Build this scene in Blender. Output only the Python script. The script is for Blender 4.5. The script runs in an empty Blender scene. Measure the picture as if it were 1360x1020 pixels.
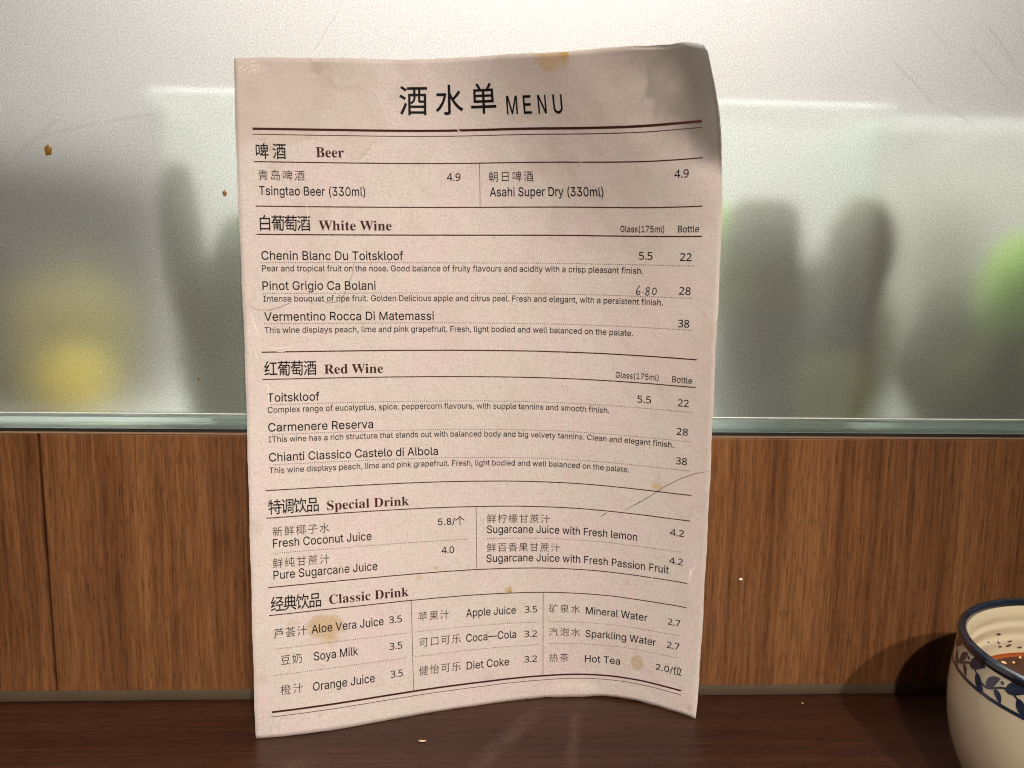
import bpy, bmesh, math, random
import numpy as np
from mathutils import Vector, Matrix

random.seed(11)
rng = np.random.RandomState(4)
SC = bpy.context.scene
COL = SC.collection
MM = 0.001

# ------------------------------------------------------------------ camera
cam_data = bpy.data.cameras.new('camera')
cam_data.sensor_width = 36.0
cam_data.lens = 36.0 * 1061.16 / 1360.0
cam_data.clip_start = 0.01
cam_data.clip_end = 20.0
cam = bpy.data.objects.new('camera', cam_data)
COL.objects.link(cam)
_r = Vector((0.99883177, -0.04552432, 0.01620608))
_u = Vector((-0.00925117, 0.14902074, 0.98879079))
_f = Vector((0.04742908, 0.98778558, -0.1484255))
cam.matrix_world = Matrix(((_r.x, _u.x, -_f.x, 0.0),
                           (_r.y, _u.y, -_f.y, -0.36603),
                           (_r.z, _u.z, -_f.z, 0.21051),
                           (0, 0, 0, 1)))
SC.camera = cam
cam_data.dof.use_dof = False
cam_data.dof.focus_distance = 0.345
cam_data.dof.aperture_fstop = 20.0

# ------------------------------------------------------------------ world and lamps
world = bpy.data.worlds.new('World')
SC.world = world
world.use_nodes = True
bg = world.node_tree.nodes['Background']
bg.inputs['Color'].default_value = (1.0, 0.86, 0.72, 1)
bg.inputs['Strength'].default_value = 0.055

def lamp(name, kind, loc, energy, color, aim=None, **kw):
    d = bpy.data.lights.new(name, kind)
    d.energy = energy
    d.color = color
    for k, v in kw.items():
        setattr(d, k, v)
    o = bpy.data.objects.new(name, d)
    COL.objects.link(o)
    o.location = loc
    if aim is not None:
        o.rotation_euler = (Vector(aim) - Vector(loc)).to_track_quat('-Z', 'Y').to_euler()
    return o

# two warm ceiling spots of the dining room, in front of the partition
WARM = (1.0, 0.885, 0.745)
lamp('dining_lamp', 'SPOT', (0.295, -1.12, 0.97), 58.0, WARM, (-0.035, 0, -0.03),
     shadow_soft_size=0.014, spot_size=math.radians(37), spot_blend=1.0)
lamp('dining_lamp', 'SPOT', (-0.075, -1.10, 0.93), 53.0, WARM, (-0.03, 0, -0.03),
     shadow_soft_size=0.014, spot_size=math.radians(38), spot_blend=1.0)
# kitchen strip lights behind the frosted glass
lamp('kitchen_side_light', 'AREA', (0.0, 0.26, 0.66), 4.2, (1.0, 1.0, 0.97), (0.0, 0.16, 0.1),
     shape='RECTANGLE', size=1.1, size_y=0.14)
lamp('kitchen_side_light', 'AREA', (0.04, 0.85, 0.93), 19.0, (1.0, 0.97, 0.95), (0.03, 0.70, 0.1),
     shape='RECTANGLE', size=1.0, size_y=0.30)

# added fill light, unseen, just behind the glass to brighten the produce fronts
lamp('kitchen_side_light', 'AREA', (-0.02, 0.020, 0.56), 2.6, (1.0, 0.98, 0.94), (-0.02, 0.055, 0.15),
     shape='RECTANGLE', size=0.8, size_y=0.03)

SC.view_settings.view_transform = 'Standard'
SC.view_settings.look = 'None'
SC.view_settings.exposure = 0.0
SC.view_settings.gamma = 1.0
SC.cycles.max_bounces = 12
SC.cycles.transmission_bounces = 8
SC.cycles.diffuse_bounces = 4
SC.cycles.sample_clamp_indirect = 2.0
SC.cycles.use_adaptive_sampling = False
SC.cycles.caustics_refractive = True
SC.cycles.filter_width = 1.15
SC.cycles.use_denoising = True
SC.cycles.denoising_input_passes = 'RGB_ALBEDO_NORMAL'
SC.cycles.denoising_prefilter = 'NONE'
SC.cycles.blur_glossy = 0.3

# ------------------------------------------------------------------ helpers
def thing(name, label, cat, loc=(0, 0, 0), group=None):
    o = bpy.data.objects.new(name, None)
    o.empty_display_size = 0.02
    COL.objects.link(o)
    o.location = [c * MM for c in loc]
    tag(o, label, cat, group)
    return o

def tag(o, label=None, cat=None, group=None, kind=None):
    if label: o['label'] = label
    if cat: o['category'] = cat
    if group: o['group'] = group
    if kind: o['kind'] = kind
    return o

def mesh_obj(name, verts, faces, mat, parent=None, smooth=False, uvs=None, loc=None):
    """verts in world mm; under a parent they are stored relative to it"""
    v = np.asarray(verts, float)
    off = np.zeros(3)
    if parent is not None:
        p = parent
        while p is not None:
            off = off + np.array(p.location) / MM
            p = p.parent
    base = np.zeros(3)
    if loc is not None:
        base = np.array(loc, float) - off
        off = np.array(loc, float)
    v = (v - off) * MM
    me = bpy.data.meshes.new(name)
    me.from_pydata([tuple(map(float, q)) for q in v], [], [tuple(f) for f in faces])
    me.update()
    if uvs is not None:
        lay = me.uv_layers.new(name='UVMap')
        idx = np.empty(len(me.loops), int)
        me.loops.foreach_get('vertex_index', idx)
        lay.data.foreach_set('uv', np.asarray(uvs, float)[idx].ravel())
    if smooth:
        me.shade_smooth()
    if mat is not None:
        me.materials.append(mat)
    o = bpy.data.objects.new(name, me)
    COL.objects.link(o)
    o.parent = parent
    if loc is not None:
        o.location = base * MM
    return o

def box(x0, x1, y0, y1, z0, z1, bev=0.0, seg=2):
    bm = bmesh.new()
    bmesh.ops.create_cube(bm, size=1)
    for v in bm.verts:
        v.co = ((x0 + x1) / 2 + v.co.x * (x1 - x0), (y0 + y1) / 2 + v.co.y * (y1 - y0), (z0 + z1) / 2 + v.co.z * (z1 - z0))
    if bev:
        bmesh.ops.bevel(bm, geom=list(bm.edges), offset=bev, segments=seg, affect='EDGES', profile=0.5)
    vs = [tuple(v.co) for v in bm.verts]
    bm.verts.index_update()
    fs = [[v.index for v in f.verts] for f in bm.faces]
    bm.free()
    return vs, fs

def extrude_profile(prof, x0, x1, n=1, closed=True):
    """prof: (y, z) points, swept along x"""
    m = len(prof); vs = []; fs = []
    for k in range(n + 1):
        x = x0 + (x1 - x0) * k / n
        vs += [(x, p[0], p[1]) for p in prof]
    for k in range(n):
        for i in range(m if closed else m - 1):
            a = k * m + i; b = k * m + (i + 1) % m
            fs.append((a, b, b + m, a + m))
    if closed:
        fs.append(tuple(range(m - 1, -1, -1))); fs.append(tuple(n * m + i for i in range(m)))
    return vs, fs

def lathe(prof, cx, cy, n=96, cap_lo=False, cap_hi=False, wob=0.0):
    vs = []; fs = []
    for (r, z) in prof:
        for k in range(n):
            a = 2 * math.pi * k / n
            rr = r * (1 + wob * math.sin(2 * a + 1) + wob * 0.5 * math.sin(3 * a))
            vs.append((cx + rr * math.cos(a), cy + rr * math.sin(a), z))
    for i in range(len(prof) - 1):
        for k in range(n):
            a = i * n + k; b = i * n + (k + 1) % n
            fs.append((a, b, b + n, a + n))
    if cap_lo: fs.append(tuple(range(n - 1, -1, -1)))
    if cap_hi: fs.append(tuple((len(prof) - 1) * n + k for k in range(n)))
    return vs, fs

# ------------------------------------------------------------------ shader helpers
class NT:
    def __init__(self, name):
        self.m = bpy.data.materials.new(name)
        self.m.use_nodes = True
        self.t = self.m.node_tree
        self.t.nodes.clear()
        self.out = self.t.nodes.new('ShaderNodeOutputMaterial')
    def n(self, typ, **kw):
        nd = self.t.nodes.new(typ)
        for k, v in kw.items():
            setattr(nd, k, v)
        return nd
    def link(self, a, b):
        self.t.links.new(a, b)
    def inp(self, sock, v):
        if isinstance(v, bpy.types.NodeSocket):
            self.link(v, sock)
        elif isinstance(v, (tuple, list)) and len(v) == 3 and sock.type == 'RGBA':
            sock.default_value = (*v, 1)
        else:
            sock.default_value = v
    def math(self, op, a, b=0.0, c=None, clamp=False):
        nd = self.n('ShaderNodeMath', operation=op, use_clamp=clamp)
        self.inp(nd.inputs[0], a); self.inp(nd.inputs[1], b)
        if c is not None: self.inp(nd.inputs[2], c)
        return nd.outputs[0]
    def sstep(self, v, lo, hi, a=0.0, b=1.0):
        nd = self.n('ShaderNodeMapRange', interpolation_type='SMOOTHSTEP')
        self.inp(nd.inputs[0], v)
        for i, q in enumerate((lo, hi, a, b)): self.inp(nd.inputs[i + 1], q)
        return nd.outputs[0]
    def sep(self, v):
        nd = self.n('ShaderNodeSeparateXYZ'); self.link(v, nd.inputs[0]); return nd.outputs
    def comb(self, x, y, z):
        nd = self.n('ShaderNodeCombineXYZ')
        for i, q in enumerate((x, y, z)): self.inp(nd.inputs[i], q)
        return nd.outputs[0]
    def noise(self, vec, scale, detail=3.0, rough=0.55, dist=0.0, dim='3D'):
        nd = self.n('ShaderNodeTexNoise', noise_dimensions=dim)
        self.link(vec, nd.inputs['Vector'])
        nd.inputs['Scale'].default_value = scale
        nd.inputs['Detail'].default_value = detail
        nd.inputs['Roughness'].default_value = rough
        nd.inputs['Distortion'].default_value = dist
        return nd.outputs['Fac']
    def vscale(self, vec, s):
        nd = self.n('ShaderNodeVectorMath', operation='MULTIPLY')
        self.link(vec, nd.inputs[0]); nd.inputs[1].default_value = s
        return nd.outputs[0]
    def mix(self, f, a, b, mode='MIX'):
        nd = self.n('ShaderNodeMix', data_type='RGBA', blend_type=mode)
        self.inp(nd.inputs[0], f); self.inp(nd.inputs[6], a); self.inp(nd.inputs[7], b)
        return nd.outputs[2]
    def ramp(self, f, stops):
        nd = self.n('ShaderNodeValToRGB')
        self.link(f, nd.inputs[0])
        e = nd.color_ramp.elements
        while len(e) < len(stops): e.new(0.5)
        for q, (p, c) in zip(e, stops):
            q.position = p; q.color = (*c, 1)
        return nd.outputs[0]
    def bump(self, h, strength, dist):
        nd = self.n('ShaderNodeBump')
        self.link(h, nd.inputs['Height'])
        nd.inputs['Strength'].default_value = strength
        nd.inputs['Distance'].default_value = dist
        return nd.outputs[0]
    def pbr(self, color, rough=0.5, normal=None, **kw):
        nd = self.n('ShaderNodeBsdfPrincipled')
        self.inp(nd.inputs['Base Color'], color)
        self.inp(nd.inputs['Roughness'], rough)
        if normal is not None: self.link(normal, nd.inputs['Normal'])
        for k, v in kw.items():
            self.inp(nd.inputs[k.replace('_', ' ')], v)
        return nd.outputs[0]
    def done(self, shader):
        self.link(shader, self.out.inputs['Surface'])
        return self.m

def objpos(N):
    g = N.n('ShaderNodeNewGeometry')
    return g.outputs['Position']

# ------------------------------------------------------------------ materials
def mat_wood(name, c_dark, c_mid, c_light, axis='z', rough=0.45, seed=0.0, pore=1.0):
    N = NT(name)
    p = objpos(N)
    x, y, z = N.sep(p)
    if axis == 'z':
        a, l, o = x, z, y
    else:
        a, l, o = y, x, z
    # slow wander of the grain
    w = N.noise(N.comb(N.math('MULTIPLY', a, 9), N.math('MULTIPLY', l, 5), seed), 1.0, 2)
    aw = N.math('ADD', a, N.math('MULTIPLY', N.math('SUBTRACT', w, 0.5), 0.006))
    broad = N.noise(N.comb(N.math('MULTIPLY', aw, 34), N.math('MULTIPLY', l, 1.6), seed + 3), 1.0, 4, 0.6)
    streak = N.noise(N.comb(N.math('MULTIPLY', aw, 420), N.math('MULTIPLY', l, 7), seed + 7), 1.0, 3, 0.6)
    fine = N.noise(N.comb(N.math('MULTIPLY', aw, 1100), N.math('MULTIPLY', l, 45), seed + 9), 1.0, 2, 0.6)
    por = N.noise(N.comb(N.math('MULTIPLY', aw, 1300), N.math('MULTIPLY', l, 130), seed + 21), 1.0, 1, 0.5)
    f = N.math('ADD', N.math('MULTIPLY', broad, 0.62), N.math('MULTIPLY', streak, 0.38))
    col = N.ramp(f, [(0.32, c_dark), (0.50, c_mid), (0.69, c_light)])
    col = N.mix(N.sstep(fine, 0.35, 0.75), col, N.mix(1.0, col, (0.60, 0.56, 0.52), 'MULTIPLY'))
    pf = N.math('MULTIPLY', N.sstep(por, 0.58, 0.70), 0.52 * pore)
    col = N.mix(pf, col, N.mix(1.0, col, (0.34, 0.28, 0.24), 'MULTIPLY'))
    # a few long dark growth lines
    gl = N.noise(N.comb(N.math('MULTIPLY', aw, 120), N.math('MULTIPLY', l, 0.9), seed + 31), 1.0, 2, 0.5)
    col = N.mix(N.math('MULTIPLY', N.sstep(gl, 0.62, 0.72), 0.55), col, N.mix(1.0, col, (0.4, 0.34, 0.3), 'MULTIPLY'))
    if axis == 'x':
        X = N.math('MULTIPLY', x, 1000.0); Y = N.math('MULTIPLY', y, 1000.0)
        wv = N.math('MULTIPLY', N.math('SUBTRACT', N.noise(p, 25.0, 3), 0.5), 9.0)
        glare = 0.0  # pale streaks of reflected light painted into the table colour
        for x0, y0, x1, y1, w in ((33, -12, -2, -62, 7.0), (52, -10, 40, -70, 4.5), (-70, -46, -96, -90, 9.0)):
            L = math.hypot(x1 - x0, y1 - y0); tx, ty = (x1 - x0) / L, (y1 - y0) / L
            dx = N.math('SUBTRACT', N.math('ADD', X, wv), x0); dy = N.math('SUBTRACT', Y, y0)
            al = N.math('ADD', N.math('MULTIPLY', dx, tx), N.math('MULTIPLY', dy, ty))
            ac = N.math('ABSOLUTE', N.math('SUBTRACT', N.math('MULTIPLY', dx, ty), N.math('MULTIPLY', dy, tx)))
            e = N.math('MULTIPLY', N.sstep(al, -6.0, 14.0), N.sstep(al, L + 6.0, L - 10.0))
            glare = N.math('MAXIMUM', glare, N.math('MULTIPLY', N.sstep(ac, w, 0.0), e))
        fil = N.sstep(N.noise(p, 180.0, 3), 0.30, 0.70, 0.35, 1.0)
        col = N.mix(N.math('MULTIPLY', N.math('MULTIPLY', glare, fil), 0.17), col, (0.22, 0.15, 0.11))
        dust = N.sstep(N.noise(p, 1300.0, 2, 0.6), 0.70, 0.76)
        col = N.mix(N.math('MULTIPLY', dust, 0.25), col, (0.25, 0.20, 0.16))
    h = N.math('SUBTRACT', fine, N.math('MULTIPLY', pf, 0.8))
    smudge = N.noise(p, 14.0, 3)
    r = N.sstep(smudge, 0.3, 0.7, rough - 0.05, rough + 0.08)
    return N.done(N.pbr(col, r, N.bump(h, 0.22, 0.00012), Specular_IOR_Level=0.30 if axis == 'x' else 0.4))

M = {}
M['panel'] = mat_wood('walnut laminate', (0.062, 0.022, 0.008), (0.178, 0.074, 0.028), (0.290, 0.134, 0.054), 'z', 0.42, 2.0)
M['table'] = mat_wood('dark table laminate', (0.014, 0.0045, 0.0022), (0.046, 0.0155, 0.0070), (0.078, 0.030, 0.014), 'x', 0.36, 5.0, 1.5)

def plain(name, color, rough=0.5, bump=0.0, bscale=400, var=0.12, **kw):
    N = NT(name)
    p = objpos(N)
    nz = N.noise(p, bscale * 0.25, 4)
    dark = tuple(c * (1 - var) for c in color)
    col = N.mix(nz, dark, tuple(min(1, c * (1 + var)) for c in color))
    nrm = N.bump(N.noise(p, bscale, 3), bump, 0.0003) if bump else None
    return N.done(N.pbr(col, rough, nrm, **kw))

M['panel_edge'] = plain('light laminate edge', (0.20, 0.115, 0.065), 0.5, 0.3)
M['gap_shade'] = plain('black gap shade', (0.008, 0.006, 0.005), 0.7)
M['seal'] = plain('grey brown sealing strip', (0.066, 0.047, 0.030), 0.62, 0.25, 220, 0.18, Specular_IOR_Level=0.15)
M['glaze'] = plain('cream glaze', (0.62, 0.545, 0.40), 0.16, 0.12, 90, 0.05, Coat_Weight=0.5, Coat_Roughness=0.06)
M['cobalt'] = plain('cobalt underglaze', (0.014, 0.024, 0.052), 0.14, 0.0, 700, 0.5, Coat_Weight=0.5, Coat_Roughness=0.06)
M['cobalt_rim'] = plain('dark cobalt rim glaze', (0.008, 0.013, 0.026), 0.16, 0.0, 700, 0.5, Coat_Weight=0.5, Coat_Roughness=0.08)
M['cobalt_thin'] = plain('thin cobalt underglaze', (0.030, 0.045, 0.075), 0.16, 0.0, 900, 0.5, Coat_Weight=0.5, Coat_Roughness=0.06)
M['sauce'] = plain('dark chilli sauce', (0.045, 0.010, 0.004), 0.30, 0.35, 350, 0.4, Specular_IOR_Level=0.25)
M['oil'] = plain('orange chilli oil', (0.30, 0.06, 0.006), 0.12, 0.2, 300, 0.3)
M['seed'] = plain('chilli seed', (0.78, 0.52, 0.30), 0.3)
M['flake'] = plain('chilli flake', (0.055, 0.016, 0.008), 0.4)
M['crumb_brown'] = plain('dried sauce', (0.22, 0.105, 0.012), 0.35, 0.3, 900, 0.5)
M['crumb_white'] = plain('rice crumb', (0.85, 0.80, 0.72), 0.4)
M['ink'] = plain('black print', (0.006, 0.005, 0.006), 0.6, 0, 400, 0.2, Specular_IOR_Level=0.15)
M['ink_soft'] = plain('thin black print', (0.010, 0.008, 0.009), 0.5, 0, 400, 0.2, Specular_IOR_Level=0.15)
M['ink_brown'] = plain('brown black print', (0.045, 0.030, 0.027), 0.5, 0, 400, 0.2, Specular_IOR_Level=0.15)
M['maroon'] = plain('maroon print', (0.050, 0.012, 0.012), 0.6, 0, 400, 0.2, Specular_IOR_Level=0.15)
M['maroon_soft'] = plain('thin maroon print', (0.070, 0.025, 0.023), 0.6, 0, 400, 0.2, Specular_IOR_Level=0.15)
M['pen'] = plain('ball pen', (0.020, 0.018, 0.022), 0.4)
M['hairline'] = plain('grey scuff', (0.12, 0.085, 0.075), 0.6)
M['scuff'] = plain('white paper scuff', (0.86, 0.76, 0.68), 0.8)
M['kitchen_wall'] = plain('pale kitchen wall', (0.60, 0.56, 0.54), 0.6, 0, 8, 0.10)
M['counter'] = plain('pale kitchen counter', (0.62, 0.64, 0.60), 0.35, 0, 20, 0.06)
M['pot'] = plain('grey enamel', (0.085, 0.082, 0.072), 0.9, 0, 30, 0.10)
M['yellow'] = plain('yellow rind', (0.95, 0.80, 0.10), 0.4, 0, 40, 0.06, Subsurface_Weight=0.3)
M['yellow_jar'] = plain('olive yellow liquid', (0.36, 0.30, 0.075), 0.35, 0, 30, 0.12)

def mat_tub(name, color, clear=0.0):
    N = NT(name)
    d = N.n('ShaderNodeBsdfDiffuse'); N.inp(d.inputs[0], color)
    t = N.n('ShaderNodeBsdfTranslucent'); N.inp(t.inputs[0], color)
    m = N.n('ShaderNodeMixShader'); m.inputs[0].default_value = 0.6
    N.link(d.outputs[0], m.inputs[1]); N.link(t.outputs[0], m.inputs[2])
    g = N.n('ShaderNodeBsdfGlossy'); g.inputs['Roughness'].default_value = 0.3
    m2 = N.n('ShaderNodeMixShader'); m2.inputs[0].default_value = 0.06
    N.link(m.outputs[0], m2.inputs[1]); N.link(g.outputs[0], m2.inputs[2])
    if clear:
        c = N.n('ShaderNodeBsdfTransparent'); c.inputs[0].default_value = (0.96, 0.98, 0.97, 1)
        m3 = N.n('ShaderNodeMixShader'); m3.inputs[0].default_value = clear
        N.link(m2.outputs[0], m3.inputs[1]); N.link(c.outputs[0], m3.inputs[2])
        return N.done(m3.outputs[0])
    return N.done(m2.outputs[0])
M['yellow'] = mat_tub('yellow rind', (0.90, 0.78, 0.08))
M['yellow_jar'] = mat_tub('olive yellow liquid', (0.62, 0.54, 0.12))
M['tub'] = mat_tub('white translucent plastic', (0.82, 0.84, 0.79), 0.87)
M['tub_cream'] = mat_tub('cream translucent plastic', (0.86, 0.835, 0.75), 0.85)
M['tub_rim'] = mat_tub('white tub rim', (0.97, 0.98, 0.96))
def mat_veg(name, a, b, k=0.5):
    # skin and flesh that let some light through, blotched between two tones
    N = NT(name)
    p = objpos(N)
    col = N.mix(N.sstep(N.noise(p, 30.0, 4, 0.6), 0.36, 0.62), a, b)
    col = N.mix(N.math('MULTIPLY', N.sstep(N.noise(p, 17.0, 2), 0.50, 0.66), 0.45), col, (0.17, 0.13, 0.10))
    d = N.n('ShaderNodeBsdfDiffuse'); N.inp(d.inputs[0], col)
    t = N.n('ShaderNodeBsdfTranslucent'); N.inp(t.inputs[0], col)
    m = N.n('ShaderNodeMixShader'); m.inputs[0].default_value = k
    N.link(d.outputs[0], m.inputs[1]); N.link(t.outputs[0], m.inputs[2])
    return N.done(m.outputs[0])
VEG = {
 'pepper': mat_veg('bright green skin', (0.34, 0.60, 0.03), (0.56, 0.82, 0.08)),
 'grey': mat_veg('dull green skin', (0.17, 0.18, 0.085), (0.28, 0.28, 0.14)),
 'dark': mat_veg('dark purplish skin', (0.10, 0.085, 0.075), (0.16, 0.14, 0.11)),
 'olive': mat_veg('olive skin', (0.42, 0.46, 0.10), (0.52, 0.56, 0.15)),
 'mid': mat_veg('mid green skin', (0.13, 0.17, 0.06), (0.24, 0.29, 0.10)),
 'pale': mat_veg('pale green skin', (0.40, 0.41, 0.33), (0.52, 0.52, 0.44)),
}

def mat_frosted():
    N = NT('frosted glass')
    p = objpos(N)
    x, y, z = N.sep(p)
    fine = N.noise(p, 1500.0, 2, 0.7)
    grit = N.noise(p, 1250.0, 2, 0.65)
    wipe = N.noise(N.comb(N.math('ADD', N.math('MULTIPLY', x, 9), N.math('MULTIPLY', z, 9)), 0.0,
                          N.math('SUBTRACT', N.math('MULTIPLY', z, 55), N.math('MULTIPLY', x, 30))), 1.0, 4, 0.6, 0.6)
    haze = N.noise(p, 11.0, 4, 0.6)
    mist = N.noise(N.comb(N.math('MULTIPLY', N.math('ADD', x, z), 70), y, N.math('MULTIPLY', N.math('SUBTRACT', z, x), 7)), 1.0, 3)
    mist = N.math('MULTIPLY', N.sstep(mist, 0.56, 0.72), N.sstep(x, 0.12, 0.20))
    wx = N.math('ADD', N.math('MULTIPLY', x, 1000.0), N.math('MULTIPLY', N.noise(p, 60.0, 2), 2.5))
    wz = N.math('MULTIPLY', z, 1000.0)
    def seg(x0, z0, x1, z1, w):
        L = math.hypot(x1 - x0, z1 - z0); tx, tz = (x1 - x0) / L, (z1 - z0) / L
        dx = N.math('SUBTRACT', wx, x0 + 1.2); dz = N.math('SUBTRACT', wz, z0)
        al = N.math('ADD', N.math('MULTIPLY', dx, tx), N.math('MULTIPLY', dz, tz))
        ac = N.math('ABSOLUTE', N.math('SUBTRACT', N.math('MULTIPLY', dx, tz), N.math('MULTIPLY', dz, tx)))
        e = N.math('MULTIPLY', N.sstep(al, -w, w * 3), N.sstep(al, L + w, L - w * 4))
        return N.math('MULTIPLY', N.sstep(ac, w, 0.0), e)
    marks = 0.0
    for q in ((-206, 249, -180.5, 271.5, 1.2), (-192, 262, -163.5, 269, 1.0), (-163, 269, -140, 273, 0.7), (186.5, 305, 209.5, 284.5, 0.7), (212, 285.5, 229.5, 276.5, 0.9),
              (229, 321, 246, 303, 0.8), (222.7, 311.5, 244, 291, 0.7), (226, 320, 252, 296, 0.4), (200, 322, 214, 309, 0.4), (196, 300, 203, 296, 0.5), (-60, 318, -72, 300, 0.5)):
        marks = N.math('MAXIMUM', marks, N.math('MULTIPLY', seg(*q[:4], q[4] * 1.5), 0.75))
    nrm = N.bump(fine, 0.55, 0.00030)
    g = N.n('ShaderNodeBsdfRefraction')
    g.inputs['IOR'].default_value = 1.45
    g.inputs['Roughness'].default_value = 0.60
    N.inp(g.inputs['Color'], N.mix(N.math('MULTIPLY', marks, 0.42), N.mix(N.sstep(grit, 0.30, 0.72), (0.71, 0.725, 0.71), (1.0, 1.0, 0.99)), (0.45, 0.43, 0.42)))
    N.link(nrm, g.inputs['Normal'])
    d = N.n('ShaderNodeBsdfDiffuse')
    N.inp(d.inputs[0], N.mix(N.sstep(grit, 0.42, 0.78), (0.40, 0.395, 0.385), (0.95, 0.94, 0.92)))
    N.link(nrm, d.inputs['Normal'])
    t = N.n('ShaderNodeBsdfTranslucent')
    N.inp(t.inputs[0], (0.80, 0.80, 0.78))
    dt = N.n('ShaderNodeMixShader'); dt.inputs[0].default_value = 0.30
    N.link(d.outputs[0], dt.inputs[1]); N.link(t.outputs[0], dt.inputs[2])
    m = N.n('ShaderNodeMixShader')
    f = N.math('ADD', 0.17, N.math('MULTIPLY', N.math('SUBTRACT', haze, 0.5), 0.10))
    f = N.math('ADD', f, N.math('MULTIPLY', N.sstep(wipe, 0.60, 0.75), 0.05))
    f = N.math('ADD', f, N.math('MULTIPLY', marks, 0.06))
    f = N.math('ADD', f, N.math('MULTIPLY', mist, 0.05))
    N.link(f, m.inputs[0])
    N.link(g.outputs[0], m.inputs[1]); N.link(dt.outputs[0], m.inputs[2])
    gl = N.n('ShaderNodeBsdfGlossy'); gl.inputs['Roughness'].default_value = 0.5
    N.link(nrm, gl.inputs['Normal'])
    m2 = N.n('ShaderNodeMixShader'); m2.inputs[0].default_value = 0.03
    N.link(m.outputs[0], m2.inputs[1]); N.link(gl.outputs[0], m2.inputs[2])
    return N.done(m2.outputs[0])
M['frosted'] = mat_frosted()

def mat_clear():
    N = NT('clear green glass edge')
    p = objpos(N)
    x, y, z = N.sep(p)
    g = N.n('ShaderNodeBsdfGlass')
    g.inputs['IOR'].default_value = 1.48
    g.inputs['Roughness'].default_value = 0.10
    N.inp(g.inputs['Color'], (0.90, 0.985, 0.96))
    tr = N.n('ShaderNodeBsdfTranslucent'); N.inp(tr.inputs[0], (0.86, 0.91, 0.90))
    h = N.noise(N.comb(N.math('MULTIPLY', x, 25), y, N.math('MULTIPLY', z, 900)), 1.0, 3)
    N.link(N.bump(h, 0.35, 0.0004), g.inputs['Normal'])
    d = N.n('ShaderNodeBsdfDiffuse'); N.inp(d.inputs[0], (0.35, 0.42, 0.38))
    m = N.n('ShaderNodeMixShader'); 
    dust = N.noise(p, 900.0, 2)
    N.link(N.sstep(dust, 0.55, 0.8, 0.03, 0.35), m.inputs[0])
    m0 = N.n('ShaderNodeMixShader'); m0.inputs[0].default_value = 0.38
    N.link(g.outputs[0], m0.inputs[1]); N.link(tr.outputs[0], m0.inputs[2])
    N.link(m0.outputs[0], m.inputs[1]); N.link(d.outputs[0], m.inputs[2])
    return N.done(m.outputs[0])
M['clear'] = mat_clear()

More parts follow.
